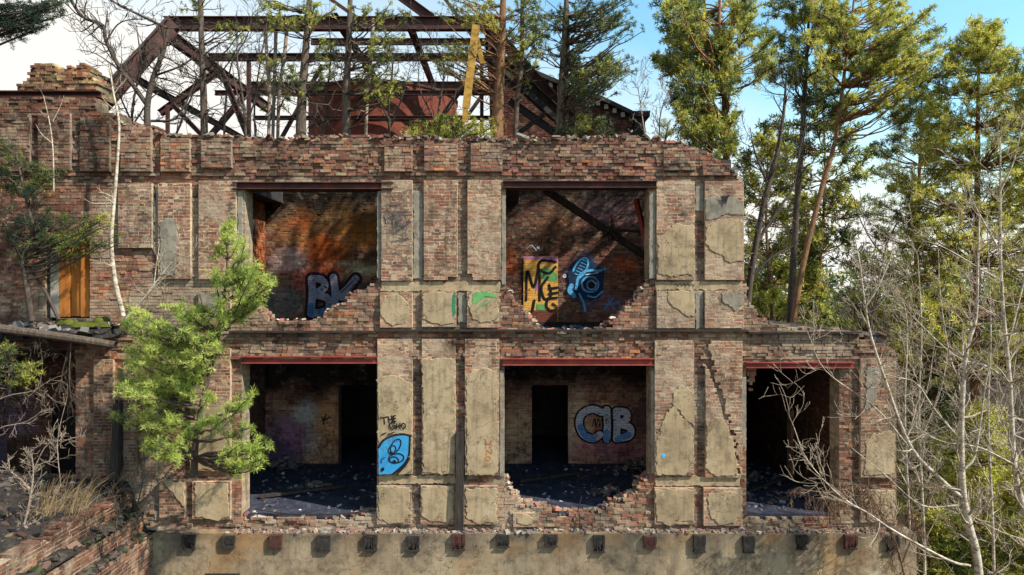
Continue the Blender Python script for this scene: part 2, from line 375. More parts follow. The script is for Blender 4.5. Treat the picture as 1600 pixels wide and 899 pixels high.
def lay(outline, holes, d0, thick, layers=1, colfn=None, depthfn=None, mortar=(.30, .26, .21), rough=.004, frame=None, lime=None, mcol=None, loose=True, recess=.004, gap=.0055):
    """courses of single bricks with mortar behind; polygons in wall coordinates (u, v)"""
    vs = [p[1] for p in outline]; z0, z1 = min(vs), max(vs)
    B = []
    nc = int(math.ceil((z1 - z0) / CH)); prev = None
    rows = []
    for k in range(nc):
        za = z0 + k * CH; zb = min(za + CH, z1)
        if zb - za < .02: continue
        iv = cross(outline, (za + zb) / 2)
        for h in holes: iv = subtract(iv, cross(h, (za + zb) / 2))
        rows.append((za, zb, iv))
    for k, (za, zb, iv) in enumerate(rows):
        top = rows[k + 1][2] if k + 1 < len(rows) else []
        for ly in range(layers):
            unit = .26 if (k + ly) % 2 == 0 else .13
            for a, b in iv:
                x = a - (0 if unit < .2 else .065 * ((k // 2) % 2)) - rng.uniform(0, .03)
                while x < b - .01:
                    u = unit if rng.random() > .12 else (.13 if unit > .2 else .26)
                    xa, xb = max(x, a), min(x + u, b)
                    if b - xb < .035: xb = b
                    if xb - xa > .025:
                        c = (xa + xb) / 2
                        free = loose and not any(p <= c <= q for p, q in top)
                        B.append((xa, xb, za, zb, ly, free))
                    x = xb if xb > x else x + u
    B = np.array(B, float); n = len(B)
    if loose:
        keep = ~((B[:, 5] > .5) & (rng.random(n) < .18)); B = B[keep]; n = len(B)
    xa, xb, za, zb, ly, free = B.T
    uc, vc = (xa + xb) / 2, (za + zb) / 2
    dl = thick / layers
    dd = (depthfn(uc, vc) if depthfn else 0) + rng.normal(0, rough, n) * (1 + 2 * free)
    f0 = d0 + ly * dl + np.where(ly == 0, dd, .004)
    f1 = d0 + (ly + 1) * dl - .002
    C = np.stack([uc, (f0 + f1) / 2, vc], 1)
    Hh = np.stack([np.maximum((xb - xa) / 2 - gap, .01), (f1 - f0) / 2, np.maximum((zb - za) / 2 - gap * 1.15, .01)], 1)
    big = 1 + 9 * free
    Rm = rotm(rng.normal(0, .004, n) * big, rng.normal(0, .005, n) * big, rng.normal(0, .006, n) * big)
    V, Fq = boxes(C, Hh, Rm, .0025)
    col = np.ones((n, 4)); col[:, :3] = colfn(uc, vc); col[:, 3] = lime(uc, vc) if lime else 0
    md = recess
    Cm = np.stack([uc, (f0 + md + f1 - .003) / 2, vc], 1)
    Hm = np.stack([(xb - xa) / 2 + .0006, (f1 - f0 - md - .003) / 2, (zb - za) / 2 + .0006], 1)
    sel = free < .5
    Vm, Fm = boxes(Cm[sel], Hm[sel])
    cm = np.ones((sel.sum(), 4)); cm[:, :3] = (np.array(mortar) * rng.uniform(.8, 1.15, (sel.sum(), 1))) if mcol is None else mcol(uc[sel], vc[sel])
    cm[:, 3] = col[sel, 3] * .5
    V = np.vstack([V, Vm]); Fq = np.vstack([Fq, Fm + n * 8])
    col = np.repeat(np.vstack([col, cm]), 8, 0)
    if frame is not None:
        o, ud, dv = [np.asarray(q, float) for q in frame]
        V = o + V[:, :1] * ud + V[:, 1:2] * dv + V[:, 2:] * np.array([0, 0, 1.])
    return V, Fq, col
def brick_obj(name, parent, *a, **k):
    V, Fq, c = lay(*a, **k); return link_mesh(name, V, Fq, BRICK, parent, c)
def P(*pts): return [(ux(x), uz(y)) for x, y in pts]
def rect(x0, x1, y0, y1): return P((x0, y0), (x1, y0), (x1, y1), (x0, y1))
def wrect(x0, x1, z0, z1): return [(x0, z0), (x1, z0), (x1, z1), (x0, z1)]

def slab_poly(name, pts, y0, y1, mat, parent, jag=.034, sub=.055, label=None):
    """an irregular plate: outline (u,v) roughened, with real thickness"""
    pts = np.array(pts, float); out = []
    for i in range(len(pts)):
        a, b = pts[i], pts[(i + 1) % len(pts)]; L_ = np.linalg.norm(b - a); m = max(1, int(L_ / sub))
        for k in range(m):
            p = a + (b - a) * k / m
            out.append(p + rng.normal(0, jag * .5, 2))
    out = np.array(out); n = len(out)
    ctr = out.mean(0); inn = ctr + (out - ctr) * (1 - .012 / np.maximum(np.linalg.norm(out - ctr, axis=1, keepdims=True), .05))
    V = np.vstack([np.c_[inn[:, 0], np.full(n, y0), inn[:, 1]], np.c_[out[:, 0], np.full(n, y0 + .006), out[:, 1]], np.c_[out[:, 0], np.full(n, y1), out[:, 1]]])
    me = bpy.data.meshes.new(name)
    faces = [tuple(range(n))] + [(i, (i + 1) % n, n + (i + 1) % n, n + i) for i in range(n)] + [(n + i, n + (i + 1) % n, 2 * n + (i + 1) % n, 2 * n + i) for i in range(n)]
    me.from_pydata([tuple(v) for v in V], [], faces); me.materials.append(mat); me.update()
    o = bpy.data.objects.new(name, me); COL.objects.link(o)
    if parent is not None: o.parent = parent; o.matrix_parent_inverse = world_of(parent).inverted()
    if label: o['label'] = label
    return o

# ------------------------------------------------------------------ the ruin
B = thing('ruined_building', 'roofless ruined brick factory with plaster panels and graffiti in its empty windows', 'building', (0, 0, 0))
OUT = P((-330, 152), (150, 152), (152, 176), (188, 178), (190, 194), (240, 198), (243, 212), (420, 215), (560, 214), (700, 218), (860, 217), (1000, 214), (1050, 221),
        (1095, 234), (1125, 255), (1150, 272), (1162, 288), (1163, 440), (1172, 470), (1187, 492), (1203, 505), (1240, 512), (1330, 520), (1365, 528), (1401, 552), (1401, 828), (-330, 828))
UL = P((383, 291), (592, 291), (592, 438), (580, 448), (566, 455), (545, 458), (538, 474), (515, 481), (505, 497), (495, 501), (423, 501), (410, 488), (398, 478), (383, 470))
UR = P((790, 289), (1013, 289), (1013, 440), (1000, 455), (985, 474), (968, 492), (950, 506), (938, 515), (850, 516), (835, 505), (822, 490), (803, 470), (797, 455), (790, 450))
LL = P((378, 562), (589, 562), (589, 803), (560, 805), (520, 811), (400, 810), (378, 806))
LR = P((788, 562), (1016, 562), (1016, 742), (1005, 752), (990, 772), (970, 783), (940, 798), (920, 804), (880, 806), (860, 798), (835, 791), (812, 785), (798, 768), (788, 748))
RR = P((1166, 567), (1311, 567), (1311, 806), (1166, 806))
LB = P((-60, 545), (118, 545), (118, 748), (-60, 748))
WB = rect(70, 140, 376, 497)
def zband(v, a, b): return (v < uz(a)) & (v > uz(b))
def wall_depth(u, v):
    d = np.zeros_like(u)
    band = zband(v, 150, 276) | zband(v, 519, 560)
    d = np.where(band, -.05 + (fbm(u * 2.2, v * 6, 3) - .5) * .10 + rng.normal(0, .014, len(u)), d)
    d = np.where(zband(v, 276, 290), -.01 + rng.normal(0, .012, len(u)), d)
    d = np.where(v < uz(798), -.02 + rng.normal(0, .012, len(u)), d)
    return d
def wall_col(u, v):
    n = len(u); band = zband(v, 100, 290) | zband(v, 516, 562) | (v < uz(795)) | (u > ux(1163))
    strip = ((u > ux(640)) & (u < ux(735))) | ((u > ux(1080)) & (u < ux(1105))) | ((u > ux(236)) & (u < ux(318)))
    spand = zband(v, 438, 520)
    c = pal(n, W_PIER)
    c = np.where(band[:, None], pal(n, W_BAND), c)
    c = np.where((strip & ~band)[:, None], pal(n, W_GREY) * .7, c)
    c = np.where((spand & ~strip)[:, None], pal(n, W_BAND), c)
    red = fbm(u * .7, v * .9, 11)[:, None]
    c = np.where((red > .6) & (rng.random((n, 1)) < .5), pal(n, W_RED), c)
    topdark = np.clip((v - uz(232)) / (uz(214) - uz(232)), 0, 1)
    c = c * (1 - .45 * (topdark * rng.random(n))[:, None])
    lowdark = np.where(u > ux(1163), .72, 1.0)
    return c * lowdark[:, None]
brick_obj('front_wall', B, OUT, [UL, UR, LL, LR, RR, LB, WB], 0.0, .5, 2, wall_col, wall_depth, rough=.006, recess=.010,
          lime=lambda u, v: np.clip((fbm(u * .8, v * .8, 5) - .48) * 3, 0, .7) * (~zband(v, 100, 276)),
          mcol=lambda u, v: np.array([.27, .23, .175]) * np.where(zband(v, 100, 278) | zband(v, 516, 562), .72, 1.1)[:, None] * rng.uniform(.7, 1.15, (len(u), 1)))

# pilasters: raised brick panels (some keep their plaster)
def pier_lime(k): return lambda u, v: np.clip(k + (fbm(u * 1.5, v * 1.2, 21) - .5) * 1.5, 0, 1)
def panel(x0, x1, y0, y1, wt=W_PIER, lime=.2, tone=1.0, patches=(), name='pilaster', cut=None, mort=(.42, .35, .265), depth=.09):
    ol = rect(x0, x1, y0, y1) if cut is None else P(*cut)
    o = brick_obj(name, B, ol, [], -depth, depth + .02, 1, lambda u, v: pal(len(u), wt) * tone, None, mortar=tuple(m * tone for m in mort), rough=.0022 if name != 'attic_pad' else .008, lime=pier_lime(lime), loose=False, recess=.0015 if name != 'attic_pad' else .008, gap=.0075)
    for p in patches:
        mat = p[1] if isinstance(p, tuple) and len(p) == 2 and not isinstance(p[0], (int, float)) else PLASTER
        pts = p[0] if mat is not PLASTER or (isinstance(p, tuple) and len(p) == 2 and isinstance(p[0], list)) else p
        slab_poly('plaster_patch', P(*pts), -depth - .017, -depth + .01, mat, o)
    return o
def circ(cx, cy, rx, ry, n=14): return [(cx + rx * math.cos(a * 2 * math.pi / n), cy + ry * math.sin(a * 2 * math.pi / n)) for a in range(n)]
# upper storey
panel(188, 240, 288, 388, W_BAND, .05)
panel(250, 300, 288, 436, W_PIER, .2, patches=[([(253, 352), (265, 342), (279, 346), (281, 380), (277, 430), (254, 432)], PLASTER_GREY)])
panel(313, 371, 283, 437, W_PIER, .22)
panel(597, 645, 283, 439, W_PIER, .30)
panel(663, 715, 283, 437, W_PIER, .32, cut=[(663, 283), (715, 283), (715, 432), (703, 430), (699, 437), (686, 436), (680, 438), (663, 438)])
panel(731, 783, 283, 438, W_PIER, .32, cut=[(731, 283), (783, 283), (783, 438), (740, 438), (738, 430), (731, 428)])
panel(1025, 1084, 284, 438, W_PIER, .42, patches=[([(1026, 376), (1038, 364), (1052, 351), (1083, 353), (1083, 424), (1080, 432), (1070, 430), (1058, 434), (1040, 431), (1027, 428)], PLASTER)])
panel(1100, 1160, 284, 438, W_PIER, .50, patches=[([(1101, 354), (1118, 347), (1140, 342), (1159, 349), (1159, 407), (1140, 412), (1131, 408), (1127, 400), (1115, 397), (1105, 387), (1101, 380)], PLASTER),
                                                   ([(1101, 312), (1122, 308), (1150, 312), (1159, 316), (1159, 338), (1138, 334), (1118, 342), (1101, 346)], PLASTER_GREY)])
# upper spandrels
panel(313, 362, 455, 512, W_PIER, .25, name='spandrel_panel', patches=[([(316, 458), (350, 458), (356, 490), (320, 500)], PLASTER_GREY)])
panel(595, 645, 457, 512, W_PIER, .25, name='spandrel_panel', patches=[(circ(618, 484, 23, 24), PLASTER)])
panel(660, 713, 455, 511, W_PIER, .25, name='spandrel_panel', patches=[([(661, 459), (690, 457), (708, 458), (711, 470), (709, 505), (690, 508), (674, 505), (662, 499)], PLASTER)])
panel(730, 780, 455, 512, W_PIER, .25, name='spandrel_panel', patches=[([(737, 456), (760, 455), (778, 459), (779, 494), (769, 503), (754, 505), (740, 498), (733, 486), (732, 470)], PLASTER)])
panel(1025, 1084, 455, 513, W_PIER, .45, name='spandrel_panel', patches=[([(1043, 456), (1083, 455), (1083, 494), (1070, 496), (1062, 486), (1056, 483), (1048, 480), (1042, 470)], PLASTER)])
panel(1100, 1160, 455, 513, [.2, .3, .05, .2, .05, .03, .02, .13, .05], .4, name='spandrel_panel', patches=[([(1125, 459), (1158, 458), (1158, 478), (1146, 486), (1135, 476), (1128, 474)], PLASTER_GREY)])
# lower storey
panel(150, 180, 562, 742, W_BAND, .0, .85)
panel(196, 216, 566, 742, W_BAND, .0, .85)
panel(231, 247, 600, 742, W_BAND, .1)
panel(300, 362, 545, 735, W_PIER, .2, patches=[([(302, 662), (330, 640), (361, 620), (362, 733), (303, 733)], PLASTER)])
panel(591, 645, 530, 740, W_PIER, .3, patches=[([(592, 592), (610, 585), (628, 590), (643, 600), (644, 735), (634, 740), (592, 741)], PLASTER)])
panel(660, 712, 530, 740, W_PIER, .3, patches=[([(661, 560), (711, 560), (711, 741), (702, 738), (690, 742), (675, 737), (662, 738)], PLASTER)])
panel(727, 780, 530, 742, [.2, .25, .1, .15, .08, .04, .03, .12, .03], .2, patches=[([(729, 590), (738, 579), (760, 575), (778, 581), (778, 737), (770, 742), (729, 741)], PLASTER)])
panel(1022, 1083, 532, 742, W_PIER, .42, patches=[([(1048, 632), (1051, 611), (1063, 602), (1075, 606), (1083, 615), (1083, 666), (1070, 655), (1060, 640), (1052, 634)], PLASTER),
                                                   ([(1050, 634), (1062, 648), (1072, 658), (1081, 672), (1082, 700), (1081, 728), (1070, 741), (1024, 741), (1024, 700), (1030, 668), (1040, 645)], PLASTER)])
panel(1100, 1158, 532, 745, W_PIER, .38, cut=[(1108, 532), (1158, 532), (1158, 745), (1148, 690), (1130, 630), (1116, 580)])
panel(1100, 1152, 560, 745, W_PIER, .38, cut=[(1101, 570), (1110, 590), (1122, 630), (1136, 665), (1146, 700), (1152, 745), (1101, 745)],
      patches=[([(1102, 656), (1124, 652), (1132, 660), (1142, 688), (1149, 720), (1150, 742), (1116, 743), (1102, 733)], PLASTER)])
panel(1342, 1396, 560, 745, W_BAND, .25, .8, patches=[([(1350, 690), (1362, 678), (1385, 672), (1394, 680), (1394, 740), (1347, 742)], PLASTER), ([(1350, 575), (1372, 575), (1368, 610), (1356, 640), (1349, 640)], PLASTER_GREY)])
# lower spandrels
panel(252, 291, 750, 808, W_PIER, .1, .8, name='spandrel_panel', patches=[([(258, 752), (291, 752), (291, 790)], PLASTER)])
panel(303, 362, 752, 810, W_PIER, .2, .9, name='spandrel_panel', patches=[([(307, 754), (358, 754), (360, 806), (340, 811), (308, 806)], PLASTER)])
panel(590, 643, 758, 818, W_PIER, .3, name='spandrel_panel', patches=[([(592, 760), (641, 759), (641, 804), (632, 815), (610, 818), (592, 808)], PLASTER)])
panel(658, 711, 758, 818, W_PIER, .3, name='spandrel_panel', patches=[([(659, 760), (710, 759), (710, 804), (700, 815), (675, 813), (659, 806)], PLASTER)])
panel(725, 778, 758, 818, W_PIER, .3, name='spandrel_panel', patches=[([(727, 762), (776, 762), (776, 814), (750, 818), (730, 808)], PLASTER)])
panel(1022, 1083, 762, 818, W_PIER, .3, name='spandrel_panel', patches=[([(1023, 764), (1082, 764), (1082, 811), (1060, 816), (1045, 819), (1024, 812)], PLASTER)])
panel(1098, 1158, 762, 820, [.2, .3, .05, .2, .05, .03, .02, .13, .05], .35, name='spandrel_panel', patches=[([(1105, 769), (1145, 766), (1156, 775), (1157, 800), (1145, 815), (1125, 820), (1110, 810), (1104, 790)], PLASTER)])
panel(1342, 1396, 765, 815, W_BAND, .3, .85, name='spandrel_panel', patches=[([(1346, 768), (1394, 768), (1394, 810), (1352, 813)], PLASTER)])
panel(802, 842, 801, 822, W_BAND, .3, name='spandrel_panel', patches=[(circ(821, 811, 14, 8), PLASTER)])
# attic pads and thin plaster bands
for x0, x1, y0, y1, tn in ((-50, -12, 180, 270, .85), (0, 52, 180, 270, .9), (65, 115, 180, 268, .95), (130, 176, 186, 270, .6), (193, 240, 200, 270, 1), (255, 300, 219, 270, 1), (318, 365, 222, 264, .95),
                           (602, 645, 229, 270, 1.05), (664, 715, 227, 269, 1.05), (736, 785, 226, 270, 1.05), (1035, 1084, 236, 268, .95), (1096, 1138, 258, 276, .9)):
    panel(x0, x1, y0, y1, W_BAND if tn < 1 else [.18, .2, .1, .2, .18, .04, .04, .06, 0], .05, tn, name='attic_pad', depth=.14, mort=(.26, .22, .18))
for pts in ([(596, 441), (782, 441), (782, 455), (596, 456)], [(1024, 441), (1160, 441), (1160, 454), (1024, 454)], [(592, 743), (712, 743), (712, 756), (592, 757)],
            [(1024, 745), (1157, 745), (1157, 760), (1024, 760)], [(646, 300), (661, 300), (661, 436), (646, 436)], [(1085, 290), (1099, 290), (1099, 330), (1085, 330)],
            [(1086, 456), (1098, 456), (1098, 514), (1086, 514)], [(716, 458), (729, 458), (729, 505), (716, 505)], [(242, 290), (249, 290), (249, 400), (242, 400)]):
    slab_poly('plaster_band', P(*pts), -.028, .01, PLASTER_GREY if pts[1][0] - pts[0][0] < 40 else PLASTER, B, .03)
# jamb strips
for x0, x1, y0, y1 in ((590, 596, 300, 436), (784, 790, 300, 446), (1014, 1024, 300, 436), (372, 380, 300, 436), (1017, 1022, 580, 740), (781, 787, 580, 745), (1159, 1165, 590, 700)):
    slab_poly('jamb_plaster', rect(x0, x1, y0, y1), -.045, .012, PLASTER_GREY, B, .012)
# steel lintels
def lintel(x0, x1, y0, y1, mat):
    m = MB(); z0, z1 = uz(y1), uz(y0); X0, X1 = ux(x0), ux(x1); h = z1 - z0
    m.box(X0, X1, -.13, .07, z1 - .022, z1); m.box(X0, X1, -.13, .07, z0, z0 + .022); m.box(X0 + .01, X1 - .01, -.05, -.03, z0 + .0225, z1 - .0225)
    m.box(X0, X1, .20, .42, z0 + .002, z1 - .002)
    return m.build('lintel_beam', mat, B)
lintel(366, 616, 286, 297, RUST); lintel(786, 1026, 284, 295, RUST)
lintel(380, 590, 557, 568, RUSTRED); lintel(785, 1020, 560, 571, RUSTRED); lintel(1163, 1332, 566, 575, RUSTRED)
lintel(-60, 122, 533, 546, RUST)
# projecting string course plate
m = MB()
for x0, x1, yy in ((362, 590, 518), (588, 1166, 516), (1166, 1342, 519)):
    m.box(ux(x0), ux(x1) - .003, -.17, .02, uz(yy + 2.2), uz(yy - .6))
m.build('ledge_strip', IRON, B)
# base wall with ledge, beam stubs
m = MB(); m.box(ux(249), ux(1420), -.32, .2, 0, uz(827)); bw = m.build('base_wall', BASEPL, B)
m = MB(); m.box(ux(330), ux(383), -.335, -.31, uz(893), uz(888)); m.build('window_frame', IRON, B)
stubs = [295, 360, 433, 506, 580, 648, 715, 784, 861, 936, 1013, 1090, 1168, 1250, 1328, 1392]
for i, x in enumerate(stubs):
    x += rng.uniform(-2.5, 2.5); s = MB(); X = ux(800 + (x - 800) * .982); zt = uz(832) + rng.uniform(-.03, .03); h = .26 + rng.uniform(-.07, .07); w_ = .125 + rng.uniform(-.015, .015)
    s.box(X - w_ - .015, X + w_ + .015, -.40, -.3, zt - h - .035, zt - h)
    s.box(X - w_, X + w_, -.375 + rng.uniform(-.05, .05), -.3, zt - h + .001, zt + .05)
    s.box(X - w_ - .02, X - w_ + .035, -.41, -.3, zt - h * rng.uniform(.5, .9), zt + .06); s.box(X + w_ - .03, X + w_ + .02, -.405, -.3, zt - h * rng.uniform(.5, .9), zt + .055)
    for q in range(7):
        xq = X - w_ + .05 + q * (2 * w_ - .1) / 6; s.bar((xq, -.38, zt - h * rng.uniform(.4, .98)), (xq + rng.uniform(-.012, .012), -.395, zt + .03), rng.uniform(.015, .04), .03)
    s.build('beam_stub', IRON if i % 4 != 2 else RUST, B)

# interior -----------------------------------------------------------
ZF, ZU, ZR = uz(803), uz(518), uz(245)       # lower floor, upper floor, roof
BY = 4.8
def slabbox(name, x0, x1, y0, y1, z0, z1, mat, par=B):
    m = MB(); m.box(x0, x1, y0, y1, z0, z1); return m.build(name, mat, par)
slabbox('lower_floor', -22, 9.3, .06, 9, ZF - .5, ZF - .02, FLOOR)
def slabholes(name, x0, x1, y0, y1, z0, z1, holes, mat):
    m = MB(); x = x0
    for hx0, hx1, hy0, hy1 in sorted(holes):
        m.box(x, hx0, y0, y1, z0, z1); m.box(hx0, hx1, y0, hy0, z0, z1); m.box(hx0, hx1, hy1, y1, z0, z1); x = hx1
    m.box(x, x1, y0, y1, z0, z1); return m.build(name, mat, B)
slabholes('upper_floor', -22, 5.7, .5, 9, ZU - .55, ZU - .02, [(-7.3, -2.6, 1.7, 4.76), (-.9, 4.7, 1.7, 4.76)], SLAB)  # unseen holes added to let daylight down into the lower rooms
slabbox('lower_ceiling', 5.71, 9.3, .5, 9, ZU - .55, ZU - .12, SLAB)
slabholes('roof_slab', -22, 5.5, .47, 12, ZR - .55, ZR, [(-7.2, -2.6, 2.0, 5.06), (.2, 5.0, 1.9, 5.06)], SLAB)  # holes added so sky and sun reach the upper back walls
def bk(p, Y=BY): q = at(p[0], p[1], Y); return (q[0], q[2])
def paint_lit_fn(base_w, spots, zs=None, tone=1.0):  # spots add spray paint and lit patches to the brick colour; darker towards the top
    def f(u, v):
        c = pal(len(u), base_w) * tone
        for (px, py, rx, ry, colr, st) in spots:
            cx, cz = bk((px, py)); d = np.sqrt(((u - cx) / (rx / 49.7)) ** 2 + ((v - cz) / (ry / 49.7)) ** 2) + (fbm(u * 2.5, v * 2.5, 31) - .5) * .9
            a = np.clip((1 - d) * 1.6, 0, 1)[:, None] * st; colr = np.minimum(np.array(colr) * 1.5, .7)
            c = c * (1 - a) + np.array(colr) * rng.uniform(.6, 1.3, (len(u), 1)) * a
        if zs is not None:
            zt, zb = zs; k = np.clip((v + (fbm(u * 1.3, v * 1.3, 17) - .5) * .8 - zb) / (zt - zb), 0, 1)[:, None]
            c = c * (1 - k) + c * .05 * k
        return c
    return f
def inner(name, ol, holes, fn, Y=BY, mort=1.25, **k):
    return brick_obj(name, B, ol, holes, Y, .24, 1, fn, None, mcol=lambda u, v: fn(u, v) * mort + .004, rough=.005, loose=False, **k)
zt = uz(283)
# upper left back wall and side wall
wUL = inner('back_wall', wrect(-8.2, -1.9, ZU - .02, ZR - .06), [], paint_lit_fn([.2, .2, .15, .2, .15, .05, .05, 0, 0], [
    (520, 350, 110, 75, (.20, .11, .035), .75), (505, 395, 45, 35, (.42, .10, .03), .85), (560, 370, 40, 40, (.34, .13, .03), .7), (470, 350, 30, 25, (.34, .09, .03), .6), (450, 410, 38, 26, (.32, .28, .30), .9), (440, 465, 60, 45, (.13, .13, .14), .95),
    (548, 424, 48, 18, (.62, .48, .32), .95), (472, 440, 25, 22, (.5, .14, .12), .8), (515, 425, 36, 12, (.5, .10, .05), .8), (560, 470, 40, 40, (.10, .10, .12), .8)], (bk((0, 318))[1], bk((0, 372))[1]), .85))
wUR = inner('back_wall', wrect(-1.5, 5.4, ZU - .02, ZR - .06), [], paint_lit_fn([.22, .15, .25, .12, .10, .12, .04, 0, 0], [
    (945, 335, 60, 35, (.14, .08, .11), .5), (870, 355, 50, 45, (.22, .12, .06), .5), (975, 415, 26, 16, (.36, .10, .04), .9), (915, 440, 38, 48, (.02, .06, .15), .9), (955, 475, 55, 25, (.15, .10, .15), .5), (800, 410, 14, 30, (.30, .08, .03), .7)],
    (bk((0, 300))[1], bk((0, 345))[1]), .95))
def side(name, X, y0, y1, z0, z1, wts, tone, par=B, right=True, fn=None):
    """wall running in depth; right=True shows its face towards +x"""
    fr = ((X, 0, 0), (0, 1, 0), (-1, 0, 0)) if right else ((X, 0, 0), (0, 1, 0), (1, 0, 0))
    return brick_obj(name, par, wrect(y0, y1, z0, z1), [], 0, .24, 1, fn or (lambda u, v: pal(len(u), wts) * tone), None, mortar=(.1 * tone, .09 * tone, .08 * tone), rough=.005, frame=fr, loose=False)
side('side_wall', -7.75, .51, BY - .01, ZU, ZR - .56, [.3, .1, .1, .05, .02, .1, .03, .35, 0], .9, fn=lambda u, v: pal(len(u), W_RED) * .5 + np.array([.5, .15, .04]) * np.clip(fbm(u * .9, v * .9, 91) * 2 - .75, 0, .8)[:, None] * rng.uniform(.6, 1.2, (len(u), 1)))  # orange patches put a sunlit tone into the brick colour
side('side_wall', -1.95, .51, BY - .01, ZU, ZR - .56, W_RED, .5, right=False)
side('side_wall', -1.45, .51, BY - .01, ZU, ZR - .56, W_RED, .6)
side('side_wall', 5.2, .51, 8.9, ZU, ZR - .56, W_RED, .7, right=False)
# lower; bright warm spots put lit brick into the wall colour
dz = bk((0, 604))[1]
wLL = inner('back_wall', wrect(-8.0, -1.95, ZF - .02, ZU - .56), [wrect(-5.42, -3.6, ZF - .1, dz)], paint_lit_fn([.2, .25, .1, .2, .1, .1, 0, .05, 0], [
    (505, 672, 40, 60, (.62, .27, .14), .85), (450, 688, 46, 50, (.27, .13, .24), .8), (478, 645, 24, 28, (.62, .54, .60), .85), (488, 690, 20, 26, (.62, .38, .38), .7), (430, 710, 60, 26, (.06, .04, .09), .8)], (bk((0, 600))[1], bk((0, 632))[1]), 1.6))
wLR = inner('back_wall', wrect(-1.45, 5.2, ZF - .02, ZU - .56), [wrect(bk((831, 0))[0], bk((888, 0))[0], ZF - .1, dz)], paint_lit_fn([.2, .25, .1, .2, .15, .05, 0, .05, .05], [
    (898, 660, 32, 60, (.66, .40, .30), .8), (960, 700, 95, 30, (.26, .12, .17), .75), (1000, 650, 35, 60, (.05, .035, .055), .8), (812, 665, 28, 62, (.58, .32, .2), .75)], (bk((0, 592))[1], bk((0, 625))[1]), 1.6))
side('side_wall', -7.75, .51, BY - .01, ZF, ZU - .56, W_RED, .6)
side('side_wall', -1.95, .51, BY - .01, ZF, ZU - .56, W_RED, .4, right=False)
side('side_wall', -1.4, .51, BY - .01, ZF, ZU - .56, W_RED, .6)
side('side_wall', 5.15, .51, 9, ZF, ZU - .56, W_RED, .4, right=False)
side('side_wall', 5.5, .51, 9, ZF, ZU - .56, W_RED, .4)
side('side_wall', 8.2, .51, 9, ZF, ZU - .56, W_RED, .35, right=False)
m = MB(); m.bar((-5.39, BY - .03, ZF), (-5.39, BY - .03, dz), .09, .09); m.build('door_post', CHAR, B)
side('side_wall', 9.36, .51, 9, 0, ZU - .13, W_BAND, .8); slabbox('corridor_wall', -22, 9.3, 8.9, 9.1, ZF - .4, ZU - .1, SLAB); slabbox('corridor_wall', -22, 5.4, 8.95, 9.15, ZU - .09, ZR - .01, SLAB)
V, Fq, c = lay(wrect(bk((1236, 0), 3.2)[0], bk((1251, 0), 3.2)[0], ZF, bk((0, 640), 3.2)[1]), [], 3.2, .3, 1, lambda u, v: pal(len(u), W_RED) * 1.3)
link_mesh('brick_stump', V, Fq, BRICK, B, c)
V, Fq, c = lay(P((1170, 570), (1190, 570), (1188, 590), (1181, 608), (1178, 620), (1174, 600)), [], .3, .2, 1, lambda u, v: pal(len(u), W_RED) * 1.4)
link_mesh('hanging_brickwork', V, Fq, BRICK, B, c)
# left lower room
brick_obj('left_room_wall', B, wrect(-17, -8.05, ZF - .4, ZU - .56), [wrect(-13.4, -12.2, ZF - .5, ZF + 2.2)], 3.2, .24, 1, paint_lit_fn(W_RED, [(70, 640, 50, 40, (.34, .22, .36), .8), (40, 690, 40, 30, (.1, .13, .3), .7)], None, .9), rough=.005, loose=False, mortar=(.08, .07, .065)); slabbox('left_room_floor', -22, -9.6, -.3, .05, ZF - .4, ZF + .4, FLOOR)
side('side_wall', -8.0, .51, 8, ZF, ZU - .56, W_GREY, .25, right=False)

def chunks(name, n, sampler, smin, smax, cols, parent, kind='stuff', flat=.6, mat=None, label=None):
    Pn = np.array([sampler() for _ in range(n)]); s = rng.uniform(0, 1, n) ** 2.2 * (smax - smin) + smin
    H = np.stack([s * rng.uniform(.6, 1.3, n), s * rng.uniform(.5, 1.0, n), s * rng.uniform(.35, .8, n) * flat], 1)
    Rm = rotm(rng.normal(0, .35, n), rng.normal(0, .35, n), rng.uniform(0, 6.28, n))
    C = Pn + np.c_[np.zeros(n), np.zeros(n), H[:, 2] * .6]
    V, Fq = boxes(C, H, Rm, smin * .5)
    cc = np.array(cols)[rng.integers(0, len(cols), n)]
    col = np.repeat(np.c_[cc, np.ones(n)], 8, 0)
    o = link_mesh(name, V, Fq, mat or CHUNK, parent, col)
    if kind: o['kind'] = kind
    if label: o['label'] = label
    return o
DEB = [(.16, .16, .18), (.30, .30, .33), (.08, .08, .1), (.13, .09, .08), (.05, .05, .07), (.06, .055, .06), (.04, .04, .05)]
def smp(x0, x1, y0, y1, z): return lambda: (rng.uniform(x0, x1), rng.uniform(y0, y1), z)
chunks('floor_rubble', 480, smp(-7.6, -2.2, .07, 4.7, ZF - .02), .008, .06, DEB, B)
chunks('floor_rubble', 440, smp(-1.2, 5.0, .07, 4.7, ZF - .02), .008, .06, DEB, B)
chunks('floor_rubble', 330, smp(5.6, 8.1, .3, 4.7, ZF - .02), .008, .07, DEB, B)
def pile(x, y, z, rad): 
    def f():
        a, q = rng.uniform(0, 6.28), abs(rng.normal(0, .5)) * rad; return (x + math.cos(a) * q, y + math.sin(a) * q * .6, z + max(0, .35 * rad * (1 - q / rad)) * rng.random())
    return f
for a_, b_, w_ in (((-6.6, 1.2, .05), (-4.6, 2.0, .1), .12), ((-3.9, 3.2, .06), (-2.6, 2.4, .3), .1), ((.2, 2.6, .06), (2.0, 3.4, .08), .14), ((3.2, 2.0, .05), (4.6, 3.6, .5), .1), ((6.2, 1.5, .06), (7.6, 2.4, .2), .1)):
    m = MB(); m.bar(np.array(a_) + [0, 0, ZF], np.array(b_) + [0, 0, ZF], w_, w_ * .6); m.build('fallen_joist', CHAR, B)
